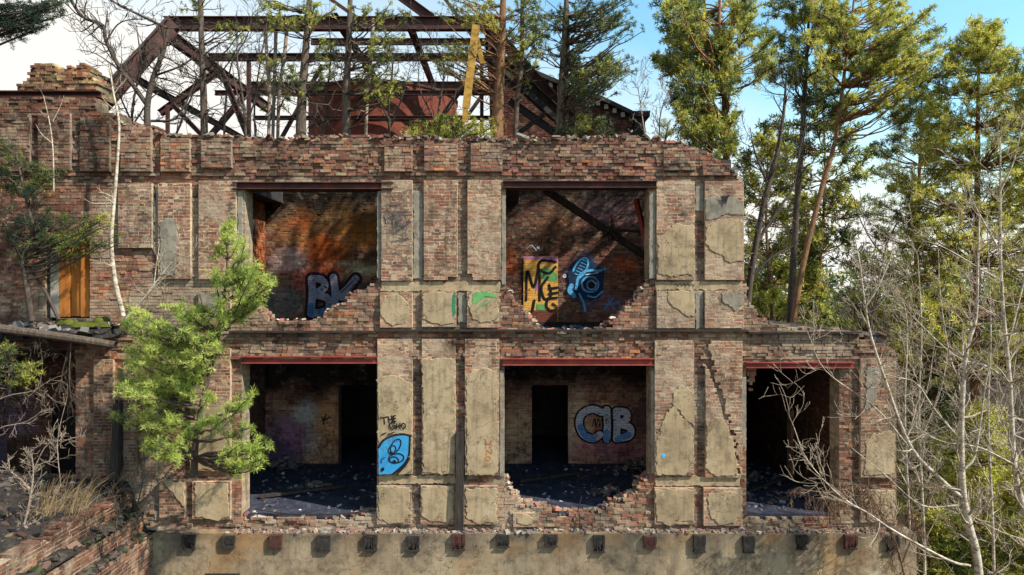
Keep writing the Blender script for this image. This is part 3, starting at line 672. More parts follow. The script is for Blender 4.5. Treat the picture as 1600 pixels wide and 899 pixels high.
for x, y, rd in ((-7.0, 4.2, 1.0), (-3.0, 3.8, .7), (-5.4, 2.2, .5), (-.6, 4.3, .9), (3.9, 4.0, 1.1), (2.6, 1.6, .6), (4.4, 1.2, .7), (6.6, 3.0, .9), (7.6, 1.4, .7), (5.9, 1.2, .6)):
    chunks('floor_rubble', 130, pile(x, y, ZF - .02, rd), .015, .10, [(.09, .075, .07), (.14, .08, .06), (.06, .055, .06), (.2, .18, .17), (.12, .11, .11)], B)
chunks('floor_rubble', 260, smp(-1.2, 5.0, .5, 1.6, ZU - .02), .02, .11, DEB[2:6], B)
BR = [tuple(PAL[i]) for i in (0, 1, 2, 3, 4, 6)] + [(.38, .33, .27), (.3, .27, .23)]
chunks('ledge_rubble', 1100, lambda: (rng.uniform(ux(362), ux(1400)), rng.uniform(-.30, -.02), uz(827)), .012, .065, [tuple(np.array(b) * .55 + .03) for b in BR], B)
# loose bricks and dirt along the broken wall top and on the broken sills
def topz(px):
    xs = [0, 150, 152, 188, 190, 240, 243, 420, 560, 700, 860, 1000, 1050, 1095, 1125, 1150]; ys = [150, 150, 176, 178, 194, 198, 212, 215, 214, 218, 217, 214, 221, 234, 255, 272]
    return np.interp(px, xs, ys)
def tops():
    px = rng.uniform(190, 1150); return (ux(px), rng.uniform(-.1, .45), uz(topz(px) + 2) + rng.uniform(-.05, .06))
chunks('wall_top_rubble', 900, tops, .015, .09, [tuple(np.array(b) * .6) for b in BR], B)
def arc_smp(poly, a, b):
    p = np.array(poly)[a:b]
    def f():
        i = rng.integers(0, len(p) - 1); q = p[i] + (p[i + 1] - p[i]) * rng.random()
        return (q[0] + rng.uniform(-.05, .05), rng.uniform(.02, .42), q[1] - .01)
    return f
for po, a, b in ((UL, 2, 14), (UR, 2, 14), (LR, 2, 14), (LL, 2, 7)):
    chunks('sill_rubble', 130, arc_smp(po, a, b), .02, .085, BR, B)

# boarded window
wx0, wx1, wz0, wz1 = ux(70), ux(140), uz(497), uz(376)
m = MB(); m.box(wx0, wx0 + .07, .08, .2, wz0, wz1); m.box(wx1 - .06, wx1, .08, .2, wz0, wz1); m.box(wx0 + .07, wx1 - .06, .08, .2, wz1 - .07, wz1)
wf = m.build('boarded_window', CHAR, B)
m = MB(); m.box(wx0 + .071, ux(88), .1, .14, wz0, wz1 - .072); wb = m.build('pale_board', BOARDW, wf)
m = MB()
for a, b, c in ((88.6, 105, .10), (106, 122, .13), (122.6, 135.8, .09)): m.box(ux(a), ux(b), c, c + .03, wz0 + rng.uniform(0, .04), wz1 - .073)
m.build('ochre_board', WOOD, wf)

# ------------------------------------------------------------------ graffiti
def ribbon_geo(pts, wd, closed=False, n=6, sm=True):
    p = smooth_line(pts, n) if sm and len(pts) > 2 else np.array(pts, float)
    T = np.gradient(p, axis=0)
    T /= np.linalg.norm(T, axis=1, keepdims=True) + 1e-9; N = np.c_[-T[:, 1], T[:, 0]]
    V = []; Fq = []; m = len(p)
    for i in range(m): V += [p[i] + N[i] * wd / 2, p[i] - N[i] * wd / 2]
    for i in range(m - 1): Fq.append((2 * i, 2 * i + 1, 2 * i + 3, 2 * i + 2))
    V = np.array(V)
    tri = []; VV = list(V)
    for e, s in ((0, -1), (m - 1, 1)):          # round caps
        base = math.atan2(N[e][1], N[e][0]); c0 = len(VV); VV.append(p[e])
        for k in range(7):
            an = base - s * k * math.pi / 6; VV.append(p[e] + wd / 2 * np.array([math.cos(an), math.sin(an)]))
        tri += [(c0, c0 + 1 + k, c0 + 2 + k) for k in range(6)]
    return np.array(VV), np.array(Fq), np.array(tri)
class Graf:
    """strokes given in photo pixels, laid as thin paint on a wall plane at depth Y"""
    def __init__(s, Y): s.Y = Y; s.k = 0; s.L = {}
    def tr(s, pts): return np.array([bk(p, s.Y) for p in pts])
    def st(s, mat, pts, wpx, sm=True):
        sc = (s.Y - CAMY) / F; V, Fq, Ft = ribbon_geo(s.tr(pts), wpx * sc, sm=sm)
        y = s.Y - s.k * .0012; s.k += 1
        W = np.c_[V[:, 0], np.full(len(V), y), V[:, 1]]; mb = s.L.setdefault(mat.name, (mat, MB()))[1]
        mb.add(W, Fq); 
        if len(Ft): W2 = W.copy(); W2[:, 1] -= .0004; mb.add(W2, Ft)
    def ring(s, mat, cx, cy, rx, ry, wpx, tilt=0, a0=0, a1=360):
        t = R(tilt); pts = []
        for a in np.linspace(R(a0), R(a1), 22):
            x, y = rx * math.cos(a), ry * math.sin(a); pts.append((cx + x * math.cos(t) - y * math.sin(t), cy + x * math.sin(t) + y * math.cos(t)))
        s.st(mat, pts, wpx, sm=False)
    def fill(s, mat, pts):
        p = s.tr(pts); y = s.Y - s.k * .0012; s.k += 1; n = len(p); c = p.mean(0)
        W = np.vstack([np.c_[p[:, 0], np.full(n, y), p[:, 1]], [[c[0], y, c[1]]]])
        s.L.setdefault(mat.name, (mat, MB()))[1].add(W, np.array([(i, (i + 1) % n, n) for i in range(n)]))
    def done(s, parent, label):
        for mat, mb in s.L.values():
            o = mb.build('graffiti', mat, parent); o['label'] = label + ', ' + mat.name.replace('_', ' ')
K_ = m_paint('black_paint', (.01, .01, .012)); KB = m_paint('black_outline', (.012, .01, .012), brick=True)
BLU = m_paint('bright_blue_paint', (.025, .21, .46), (.04, .27, .5)); BKB = m_paint('slate_blue_paint', (.27, .36, .50), (.36, .30, .42), brick=True)
BKB2 = m_paint('deep_blue_paint', (.07, .20, .46), (.12, .26, .5), brick=True)
WB_ = m_paint('white_blue_paint', (.80, .82, .90), (.62, .70, .90), brick=True); WB2 = m_paint('sky_blue_paint', (.10, .30, .72), (.22, .42, .78), brick=True)
PUR = m_paint('purple_paint', (.35, .12, .32), (.5, .2, .4)); GRN = m_paint('green_paint', (.06, .26, .10), (.16, .34, .10)); ORG = m_paint('ochre_paint', (.80, .46, .11), (.66, .33, .07), brick=True)
ORM = m_paint('orange_marker', (.42, .15, .04), (.3, .13, .06)); TEAL = m_paint('dark_green_paint', (.02, .20, .10), (.03, .13, .07)); RD = m_paint('dark_red_halo', (.12, .02, .04), brick=True)
CY = m_paint('cyan_paint', (.06, .40, .85), (.15, .55, .9), brick=True); NAV = m_paint('navy_paint', (.008, .02, .07), (.012, .05, .12), brick=True)
GY = m_paint('grey_scribble', (.05, .05, .055), (.10, .09, .09)); BRN = m_paint('red_brown_paint', (.2, .06, .03), (.14, .04, .03), brick=True)

g = Graf(BY - .035)   # letters BK, upper left room
Bst = [[(487, 436), (488, 462), (486, 491)], [(487, 436), (503, 438), (507, 450), (490, 461)], [(490, 461), (512, 467), (512, 485), (487, 491)]]
Kst = [[(521, 434), (524, 455), (523, 478)], [(530, 463), (543, 452), (556, 436)], [(530, 463), (545, 468), (552, 478)]]
for p in Bst + Kst: g.st(RD, p, 21)
for p in Bst + Kst: g.st(KB, p, 17.5)
for p in Bst + Kst: g.st(BKB, p, 11.5)
g.st(BKB2, [(486, 478), (486, 491)], 9); g.st(BKB2, [(500, 489), (511, 484)], 8)
g.st(KB, [(533, 458), (552, 440)], 1.5); g.st(KB, [(545, 456), (556, 444)], 1.2)
g.done(wUL, 'slate blue bubble letters BK with black outline')
g = Graf(BY - .035)
dl = [(818, 400), (872, 402), (872, 506), (836, 506), (834, 488), (818, 487)]
g.fill(ORG, [(818, 401), (872, 401), (872, 506), (818, 506)]); g.fill(BRN, [(819, 487), (871, 484), (871, 505), (819, 505)]); g.fill(PUR, [(819, 402), (871, 402), (871, 410), (845, 406), (819, 407)])
g.fill(GRN, [(840, 422), (855, 418), (870, 428), (871, 442), (858, 440), (848, 436), (841, 436)]); g.fill(PUR, [(836, 440), (842, 440), (842, 452), (836, 456)]); g.fill(GRN, [(838, 476), (850, 476), (852, 486), (838, 485)])
for p in ([(822, 470), (824, 424), (834, 450), (842, 420), (843, 470)], [(868, 410), (846, 408), (842, 420), (857, 428), (868, 418)], [(856, 434), (846, 450), (851, 468), (861, 462), (858, 446)], [(858, 452), (871, 450)], [(858, 460), (871, 458)],
          [(870, 466), (857, 468), (854, 480), (863, 486), (870, 481), (864, 476)], [(835, 470), (832, 486)]): g.st(K_, p, 4.2)
for p in ([(846, 444), (846, 462)], [(826, 432), (833, 446)]): g.st(K_, p, 1.5)
g.fill(NAV, [(890, 450), (888, 430), (896, 410), (910, 401), (922, 404), (934, 416), (944, 424), (943, 446), (938, 466), (922, 470), (908, 466), (896, 462)])
g.ring(CY, 907, 420, 9, 18, 3.0, 30, 150, 420)
for q in range(6): g.st(CY, [(898 + q * 2.6, 428 - q * 4.2), (905 + q * 2.6, 431 - q * 4.2)], 1.3)
g.st(CY, [(900, 452), (904, 434), (916, 424), (936, 424), (945, 421)], 4); g.ring(CY, 922, 445, 13, 12, 3); g.ring(WB2, 924, 446, 7, 7, 2.6); g.ring(KB, 924, 447, 3, 3, 3); g.st(WB_, [(926, 440), (932, 444)], 2)
g.st(CY, [(893, 447), (890, 455), (897, 463)], 7); g.st(CY, [(905, 460), (912, 475), (914, 486)], 3.5); g.st(CY, [(918, 463), (930, 465), (941, 456)], 2.5); g.st(WB_, [(915, 430), (934, 427)], 1.4)
for p in ([(945, 482), (957, 468)], [(950, 470), (960, 484)], [(944, 476), (964, 474)], [(966, 470), (969, 484)]): g.st(WB2, p, 2.2)
g.ring(WB_, 841, 388, 1.5, 1.5, 1.5); g.st(WB_, [(822, 390), (830, 384), (838, 392)], 1.2); g.ring(WB_, 882, 432, 2, 2, 1.6)
g.done(wUR, 'painted panel with ochre, green and purple lettering beside a blue eye figure')
g = Graf(BY - .035)   # letters GIB, lower right room
G_ = [[(940, 645), (925, 640), (909, 648), (905, 664), (912, 680), (927, 686), (937, 680)], [(948, 641), (949, 664), (948, 686)], [(963, 643), (964, 664), (963, 686)], [(963, 643), (978, 645), (979, 656), (966, 662)], [(966, 663), (984, 669), (983, 682), (963, 686)]]
for p in G_: g.st(KB, p, 16.5)
for p in G_: g.st(WB_, p, 11)
for p in ([(907, 668), (914, 681), (927, 687)], [(948, 676), (948, 688)], [(982, 680), (965, 687)]): g.st(WB2, p, 10)
for q in range(3): g.st(KB, [(925 + q * 6, 668 - q), (929 + q * 6, 655), (931 + q * 6, 667)], 1.6)
g.done(wLR, 'white and blue bubble letters GIB on brick')
g = Graf(BY - .03); g.st(K_, [(503, 652), (506, 664)], 2); g.st(K_, [(510, 648), (506, 658), (516, 652)], 2); g.done(wLL, 'small black tag on the inner brick')
# facade marks
PY = -.09 - .022
zf = lambda pts: [(400 + x / 3.0075, 600 + y / 3.0075) for x, y in pts]
g = Graf(PY)
for p in ([(585, 163), (617, 157)], [(601, 160), (604, 190)], [(622, 156), (625, 184)], [(638, 151), (641, 181)], [(623, 170), (640, 166)], [(646, 152), (648, 179)], [(646, 152), (657, 150)], [(647, 165), (656, 163)], [(648, 179), (659, 177)],
          [(652, 187), (636, 183), (628, 198), (638, 213), (653, 207), (652, 198), (642, 199)], [(661, 188), (661, 213)], [(677, 186), (677, 212)], [(661, 201), (677, 199)]): g.st(K_, zf(p), 1.9)
g.ring(K_, *zf([(693, 199)])[0], 3.1, 4, 1.9)
g.st(K_, zf([(590, 240), (612, 231)]), 1.6); g.st(K_, zf([(618, 240), (650, 228)]), 1.6)
g.fill(BLU, zf([(576, 290), (600, 264), (640, 248), (690, 243), (724, 250), (722, 300), (713, 345), (690, 385), (640, 424), (578, 426)]))
g.st(K_, zf([(576, 300), (600, 266), (645, 244), (690, 238), (728, 246)]), 3.4); g.st(K_, zf([(724, 246), (722, 300), (716, 345), (690, 385), (645, 424)]), 3.2); g.st(K_, zf([(720, 350), (700, 385), (670, 415)]), 3.6)
g.ring(K_, *zf([(657, 293)])[0], 6.5, 12, 2.0, 30); g.ring(K_, *zf([(640, 310)])[0], 5, 7, 1.7, 40); g.ring(K_, *zf([(660, 350)])[0], 12, 7.2, 2.0, -8); g.ring(K_, *zf([(650, 358)])[0], 7, 5, 1.7, 10)
g.ring(K_, *zf([(636, 327)])[0], 1.4, 1.4, 2.6); g.ring(K_, *zf([(651, 366)])[0], 1.6, 1.4, 2.6); g.ring(K_, *zf([(596, 402)])[0], 1.3, 2.3, 2.4, 20); g.st(K_, zf([(608, 345), (590, 358), (592, 372)]), 1.2)
g.done(B, 'THE GHO lettering above a blue cartoon face with round eyes')
g = Graf(PY); g.ring(ORM, *zf([(1090, 352)])[0], 4, 3.2, 1.8, 0, 20, 340); g.st(ORM, zf([(1083, 335), (1085, 312), (1108, 332), (1108, 312)]), 1.8, sm=False); g.st(ORM, zf([(1098, 297), (1103, 296)]), 1.8)
g.st(ORM, zf([(1080, 283), (1104, 285), (1104, 268)]), 1.8, sm=False); g.st(ORM, zf([(1080, 283), (1080, 265)]), 1.6); g.st(ORM, zf([(1073, 383), (1082, 392)]), 1.4); g.st(ORM, zf([(1085, 378), (1088, 386)]), 1.4)
g.done(B, 'faded orange letters written sideways on plaster')
g = Graf(PY + .008)
for q in range(34):
    c0 = np.array([621 + rng.normal(0, 9), 345 + rng.normal(0, 17)]); q3 = [np.array([np.clip(p[0], 600, 642), np.clip(p[1], 300, 385)]) for p in (c0, c0 + rng.normal(0, 7, 2), c0 + rng.normal(0, 10, 2))]; g.st(GY, q3, rng.uniform(.5, 1.3))
g.fill(K_, [(1124, 306), (1131, 308), (1140, 305), (1136, 312), (1133, 324), (1130, 316), (1127, 312)])
g.done(B, 'dark scribble on the pale brick pilaster')
g = Graf(PY); g.fill(TEAL, [(707, 462), (711, 458), (711, 492), (708, 498), (706, 480)]); g.fill(GRN, [(738, 459), (757, 456), (777, 460), (775, 465), (758, 464), (746, 474), (739, 476)])
for q in range(10): g.st(GRN, [(744 + q * 2, 484 - q), (751 + q * 2.2, 468 + rng.uniform(-3, 8))], .6)
g.done(B, 'green spray paint on a plaster panel')
g = Graf(PY); g.ring(CY, 1037, 713, 1.6, 2.2, 2.6); g.done(B, 'small blue paint dab on plaster')
g = Graf(-.032)
for q in range(5):
    x = 1055 + q * 6; g.st(K_, [(x, 446), (x + 2, 444), (x + 4, 448), (x + 6, 445)], .9)
g.done(B, 'tiny black handwriting on the plaster band')
g = Graf(.095); g.ring(K_, 80.5, 398, 6, 6.5, 1.3); g.st(K_, [(76, 403), (80.5, 392), (85, 403)], 1.2, sm=False); g.st(K_, [(77, 400), (84, 399)], 1.1); g.done(wb, 'circled letter A in black')

# ------------------------------------------------------------------ left wing: ledge over the dark room, broken wall coming forward
m = MB(); x = -15.0
while x < ux(190):
    x2 = min(x + rng.uniform(.25, .8), ux(190)); m.box(x, x2 - .004, rng.uniform(-.86, -.5), .02, uz(530) + rng.uniform(-.06, .10), uz(512) - .03 + rng.uniform(-.03, .01)); x = x2
m.build('broken_ledge', SLAB, B)
def heap(name, x0, x1, y0, y1, zfn, mat, parent, nx=60, ny=30):
    X, Yg = np.meshgrid(np.linspace(x0, x1, nx), np.linspace(y0, y1, ny)); Z = zfn(X, Yg)
    V = np.c_[X.ravel(), Yg.ravel(), Z.ravel()]; i = (np.arange(ny - 1)[:, None] * nx + np.arange(nx - 1)[None]).ravel()
    return link_mesh(name, V, np.stack([i, i + 1, i + nx + 1, i + nx], 1), mat, parent, smooth=True)
def zl(X, Y): return uz(512) + .28 * fbm(X * 1.7, Y * 2.5, 41) * np.clip((Y + .85) * 2.0, 0, 1) - .1
heap('ledge_soil', -15, ux(192), -.85, .05, zl, SOIL, B)
chunks('ledge_debris', 420, lambda: (lambda x, y: (x, y, float(zl(np.array(x), np.array(y)))))(rng.uniform(-14.5, ux(190)), rng.uniform(-.8, 0)), .02, .13, [(.11, .10, .095), (.07, .06, .055), (.17, .155, .145), (.1, .07, .055), (.05, .045, .045)], B)
def moss(name, px, py, Y, rx, ry):
    n = 24; c = at(px, py, Y); th = np.linspace(0, 2 * math.pi, n, endpoint=False); V = [c + np.array([0, 0, .05])]; Fq = []
    for k, q in enumerate((.5, .85, 1.0)):
        for a in th: r = q * (1 + .25 * math.sin(3 * a + px)); V.append(c + np.array([rx * r * math.cos(a), ry * r * math.sin(a), (.05, .0, -.08)[k]]))
    t3 = [(0, 1 + i, 1 + (i + 1) % n) for i in range(n)]; t4 = [(1 + k * n + i, 1 + k * n + (i + 1) % n, 1 + (k + 1) * n + (i + 1) % n, 1 + (k + 1) * n + i) for k in range(2) for i in range(n)]
    o = link_mesh(name, np.array(V), [np.array(t4), np.array(t3)], MOSS, B, smooth=True); o['kind'] = 'stuff'
moss('moss_patch', 140, 506, -.45, .42, .22); moss('moss_patch', 105, 502, -.35, .25, .16); moss('moss_patch', 158, 499, -.3, .2, .12)

Wg = thing('brick_wing_wall', 'low broken brick wall running forward at the lower left under rubble and dry grass', 'wall', (ux(250), -4, 0))
X0 = ux(250)
ZT1, ZT2, ZT3 = uz(826), uz(792), uz(757)
def stepw(name, X, z0, z1, tone, ymin=-11):
    top = [(ymin, z0), (-.33, z0), (-.33, z1)]
    y = -.33
    while y > ymin: y -= rng.uniform(.3, .8); top.append((max(y, ymin), z1 + rng.uniform(-.13, .08)))
    V, Fq, c = lay(top, [], 0, .3, 1, lambda u, v: pal(len(u), W_PIER) * tone, None, mortar=(.3, .27, .23), rough=.006, frame=((X, 0, 0), (0, 1, 0), (-1, 0, 0)), lime=pier_lime(.05))
    return link_mesh(name, V, Fq, BRICK, Wg, c)
stepw('brick_face', X0, 1.0, ZT1, .62); stepw('brick_course', X0 - .22, ZT1 - .2, ZT2, .5); stepw('brick_course', X0 - .5, ZT2 - .2, ZT3, .45)
for xa, xb, zz in ((X0 - .26, X0 + .01, ZT1), (X0 - .52, X0 - .2, ZT2)):
    heap('step_soil', xa - .04, xb, -11, -.34, lambda X, Y, zz=zz, xb=xb: zz - .03 + .16 * fbm(X * 3, Y * 2.2, 71) * np.clip((xb - X) * 9, 0, 1), SOIL, Wg, 8, 120)
    chunks('step_rubble', 420, lambda: (rng.uniform(xa, xb), rng.uniform(-9, -.4), zz + rng.uniform(-.01, .06)), .02, .10, [(.06, .045, .038), (.04, .034, .03), (.1, .06, .045), (.08, .07, .06), (.04, .045, .02)], Wg)
def zw(X, Y): return ZT3 + .02 + .55 * (fbm(X * 1.1, Y * 1.1, 51) - .45) + np.clip((X0 - .75 - X) * .09, 0, .45) - np.clip((X - (X0 - .75)) * 2.3, 0, 1.2) - np.clip((-Y - 1) * .02, 0, 1)
heap('rubble_bed', -16, X0 - .12, -11, .0, zw, SOIL, Wg, 90, 130)
chunks('loose_rubble', 1500, lambda: (lambda x, y: (x, y, float(zw(np.array(x), np.array(y)))))(rng.uniform(-14, X0 - .2), rng.uniform(-9, -.1)), .015, .10, [(.06, .05, .047), (.035, .03, .03), (.1, .085, .08), (.08, .045, .035), (.025, .022, .022), (.13, .085, .055)], Wg)

# chimney stump and steel plate on the left wall top
def stump():
    V, Fq, c = lay(P((4, 142), (4, 125), (20, 112), (24, 92), (45, 88), (72, 92), (108, 90), (118, 98), (131, 122), (132, 142)), [], .5, .9, 3, lambda u, v: pal(len(u), W_BAND) * np.where(u > ux(60), 1.25, .8)[:, None] * np.array([1.1, 1, .8]), rough=.02, mortar=(.2, .17, .12))  # right bricks lighter, left darker: sun from the right put into the colour
    return link_mesh('chimney_stump', V, Fq, BRICK, B, c)
stump()
m = MB(); m.ibeam((-15, .2, uz(146)), (ux(152), .2, uz(146)), .3, .16, .025); m.build('wall_beam', RUST, B)

# loose things on the ruin
def post(name, label, p0, p1, w, mat, cat='post'):
    o = MB(); o.bar(p0, (np.array(p0) + np.array(p1)) / 2 + np.array([.01, 0, 0]), w, w * .8); o.bar((np.array(p0) + np.array(p1)) / 2 + np.array([.008, 0, -.02]), p1, w * .9, w * .75)
    for q in range(4):
        a = np.array(p1) + np.array([rng.uniform(-.4, .4) * w, rng.uniform(-.3, .3) * w, -.05]); o.bar(a, a + np.array([0, 0, rng.uniform(.06, .16)]), w * .25, w * .2)
    return tag(o.build(name, mat), label, cat)
post('charred_post', 'charred upright timber standing in the slot between two plaster pilasters above the base wall', (ux(718), -.16, uz(834)), (ux(719), -.10, uz(674)), .2, CHAR)
post('charred_post', 'dark weathered post leaning in front of the brick pier left of the young pine', (ux(186), -.2, uz(748)), (ux(190), -.14, uz(630)), .19, CHAR)
o = MB(); o.tube(smooth_line([at(-20, 512, -.95), at(60, 522, -1.0), at(130, 532, -1.0), at(181, 540, -.95)], 4), np.linspace(.10, .085, 13), 9); o.build('x', BARK)
bpy.data.objects['x'].name = 'fallen_log'; tag(bpy.data.objects['fallen_log'], 'long grey fallen log lying along the rubble ledge over the dark opening', 'log')
def timber(label, a, b, w, mat, extra=None):
    o = MB(); o.bar(a, b, w, w * .8)
    if extra: extra(o)
    return tag(o.build('fallen_timber', mat), label, 'timber')
timber('thick charred timber slanting down across the upper right room', at(850, 296, 2.2), at(1030, 415, 2.6), .22, CHAR)
def roots(o):
    c = at(952, 362, 2.0)
    for q in range(26):
        d = rng.normal(0, 1, 3); d /= np.linalg.norm(d); P0 = [c, c + d * .2 + rng.normal(0, .04, 3), c + d * rng.uniform(.25, .55) + rng.normal(0, .08, 3)]
        o.tube(smooth_line(P0, 3), np.linspace(.035, .006, 7), 5)
timber('horizontal black pole with a knot of roots at its end in the upper right room', at(948, 359, 2.0), at(1018, 364, 2.2), .09, CHAR, roots)
timber('rusty red plank hanging from the ceiling at the right of the upper right room', at(994, 312, 1.6), at(1012, 392, 1.4), .14, RUSTRED)
o = MB(); cb = smooth_line([at(398, 796, .05), at(450, 803, .0), at(520, 804, .0), at(588, 798, .05)], 6); o.tube(cb, .012, 5); tag(o.build('slack_cable', IRON), 'thin black cable sagging along the sill of the lower left window', 'cable')
o = MB(); o.tube(smooth_line([at(905, 838, -.1), at(906, 812, -.08), at(903, 800, -.05), at(909, 776, .0)], 4), .012, 5); tag(o.build('bent_rod', IRON), 'bent iron rod sticking up from the broken sill of the lower right window', 'rod')

# ------------------------------------------------------------------ steel roof frame
RF = thing('steel_roof_frame', 'rusted steel roof skeleton of trapezoid frames rising behind the broken wall top', 'roof frame', (-5, 4, ZR))
def steel(name, a, b, w, h, mat=RUST, ib=True):
    m = MB(); (m.ibeam if ib else m.bar)(a, b, w, h); return m.build(name, mat, RF)
fr = [3.3, 6.2, 9.6]
z_top = at(0, 38, 3.3)[2]; xl, xr = at(265, 0, 3.3)[0], at(762, 0, 3.3)[0]; z_eav = at(0, 200, 3.3)[2]; xle = at(128, 0, 3.3)[0]; xre = at(905, 0, 3.3)[0]
for i, y in enumerate(fr):
    h = .38 if i in (0, 2) else .22
    steel('top_beam', (xl - .15, y, z_top), (xr + .1, y, z_top), .22, h)
    if i == 0:
        steel('rafter', at(150, 172, 1.6), at(272, 36, 3.2), .3, .46)
    elif i == 2: steel('rafter', (xle, y, z_eav), (xl, y, z_top), .16, .2)
    steel('rafter', (xre, y, z_eav), (xr, y, z_top), .2, .28)
    if i: 
        for X in ((xl + 1.2, xr - .3) if i % 2 else (xl + 3.7, xr - 2.6)):
            steel('post', (X, y, ZR), (X, y, z_top - .15), .12, .12, ib=False)
        
        if i == 1: steel('brace', (xl + 1.2, y + .2, ZR), (xl + 3.6, y + .2, z_top - .2), .1, .12, ib=False)
        steel('brace', (xr - 3.2, y - .1, ZR + .3), (xr - .4, y - .1, z_top - .3), .12, .13, ib=False)
        steel('tie_beam', (xl, y + .15, z_top - 1.15), (xr + .2, y + .15, z_top - 1.15), .12, .16)
        if i in (1, 3): steel('tie_beam', (xl + 2, y + .1, z_top - 2.0), (xr + .2, y + .1, z_top - 2.0), .1, .12)
for X, zz, hh in ((xl, z_top - .35, .36), (xr, z_top - .3, .34), (xl + 4.8, z_top + .25, .16), (xr - 2.4, z_top + .25, .16)):
    steel('purlin', (X, 3.3, zz), (X, 12.2, zz), .2, hh)
steel('purlin', (xl - 1.1, 3.3, z_top - 1.55), (xl - 1.1, 12, z_top - 1.55), .14, .2)
for y in (4.2, 8.5): steel('ridge_beam', (xl + 2.6, y, z_top + 1.35), (xr + .2, y, z_top + 1.35), .16, .22)
steel('brace', at(620, -10, 4.2), at(675, 30, 4.2), .2, .26); steel('brace', at(500, -12, 5), at(560, 30, 5), .08, .1, ib=False); steel('brace', at(690, -8, 6), at(740, 60, 6), .08, .1, ib=False)
steel('rafter', at(762, 82, 2.6), at(905, 212, 3.2), .22, .4, IRON)
steel('rafter', at(796, 158, 2.4), at(872, 212, 2.4), .12, .2, IRON); steel('brace', at(806, 212, 2.4), at(850, 180, 2.4), .09, .12, IRON, False)
# corner bracing on the left
steel('brace', at(345, 110, 6), at(388, 215, 6), .14, .18); steel('brace', at(340, 112, 5.2), at(250, 178, 5.2), .16, .2); steel('brace', at(270, 165, 5), at(318, 215, 5), .1, .14); steel('post', at(262, 165, 5), at(262, 215, 5), .1, .1, ib=False)
steel('post', at(771, 60, 3.4), at(775, 215, 3.4), .32, .3, RUST); 
o = MB(); o.bar(at(744, 40, .5), at(728, 170, .35), .19, .05, (0, 1, 0)); o.bar(at(727, 171, .35), at(727, 192, .35), .14, .05, (0, 1, 0)); o.bar(at(745, 60, .58), at(754, 100, .58), .12, .04, (0, 1, 0)); tag(o.build('yellow_plank', PLANKY), 'sunlit yellow plank hanging upright from the steel beam above the roof edge', 'plank')
# rusted tank behind
T = thing('rusted_tank', 'big rust red round steel tank standing between tree trunks behind the wall top', 'tank', tuple(at(600, 215, 9)))
c0 = at(600, 160, 9.2); rad = 2.75; m = MB(); n = 40; th = np.arange(n) / n * 2 * math.pi
ring = lambda z, r=rad: np.c_[c0[0] + r * np.cos(th), c0[1] + r * np.sin(th), np.full(n, z)]
V = np.vstack([ring(ZR), ring(c0[2])]); j = np.arange(n); m.add(V, np.stack([j, (j + 1) % n, n + (j + 1) % n, n + j], 1)); m.build('shell', RUSTTANK, T)
m = MB(); V = np.vstack([ring(c0[2] + .02, rad + .05), [[c0[0], c0[1], c0[2] + .35]]]); m.add(V, np.stack([j, (j + 1) % n, np.full(n, n)], 1)); m.build('lid', RUSTTANK, T)
m = MB()
for zz in (c0[2] - .05, c0[2] - 1.3): m.add(np.vstack([ring(zz, rad + .06), ring(zz + .07, rad + .06)]), np.stack([j, (j + 1) % n, n + (j + 1) % n, n + j], 1))
m.build('hoop', RUST, T)
# brick gable wing behind on the right
GA = thing('brick_gable_building', 'dark red brick gable wing with a sloping dentilled cornice behind the right roof edge', 'building', tuple(at(900, 215, 6)))
gy = 5.5
def gp(x, y): return bk((x, y), gy)
gol = [gp(770, 240), gp(770, 92), gp(800, 106), (gp(880, 140)), gp(940, 162), gp(988, 186), gp(990, 240)]
V, Fq, c = lay(gol, [], gy, .35, 1, lambda u, v: pal(len(u), W_RED) * [.5, .42, .42], mortar=(.06, .035, .03), loose=False); link_mesh('wall', V, Fq, BRICK, GA, c)
m = MB(); cp = [gp(770, 88), gp(800, 103), gp(880, 137), gp(940, 159), gp(992, 184)]; md = MB()
for a, b in zip(cp[:-1], cp[1:]):
    A = np.array([a[0], gy, a[1] + .03]); Bq = np.array([b[0], gy, b[1] + .03]); m.bar(A, Bq, .5, .13)
    for k in range(int(np.linalg.norm(Bq - A) / .26)):
        p = A + (Bq - A) * (k + .5) / int(np.linalg.norm(Bq - A) / .26); md.box(p[0] - .06, p[0] + .06, gy - .14, gy - .01, p[2] - .24, p[2] - .09)
m.build('cornice', IRON, GA); md.build('dentil_course', BOARDW, GA)
m = MB(); a = at(996, 180, gy - .1); m.box(a[0] - .25, a[0] + .35, gy - .4, gy + .4, a[2] - .12, a[2] + .05); m.box(a[0] - .1, a[0] + .22, gy - .25, gy + .25, ZR - 1, a[2] - .121); m.build('corner_post', IRON, GA)

# ------------------------------------------------------------------ ground
ng = 160; gx = np.sinh(np.linspace(-5, 5, ng)) * 8; X, Yg = np.meshgrid(gx, gx + 10)
Z = (fbm(X * .08, Yg * .08, 61) - .5) * 1.3 * np.clip((np.abs(X) + np.abs(Yg)) / 25, 0, 1); Z = np.where((np.abs(X) < 17) & (Yg < 14) & (Yg > -12), np.minimum(Z, 0) - .05, Z)
i = (np.arange(ng - 1)[:, None] * ng + np.arange(ng - 1)[None]).ravel()
tag(link_mesh('ground', np.c_[X.ravel(), Yg.ravel(), Z.ravel()], np.stack([i, i + 1, i + ng + 1, i + ng], 1), GROUND, smooth=True), 'brown forest floor of leaf litter and moss around the ruin', 'ground', kind='structure')
def gz(x, y): return 0.0

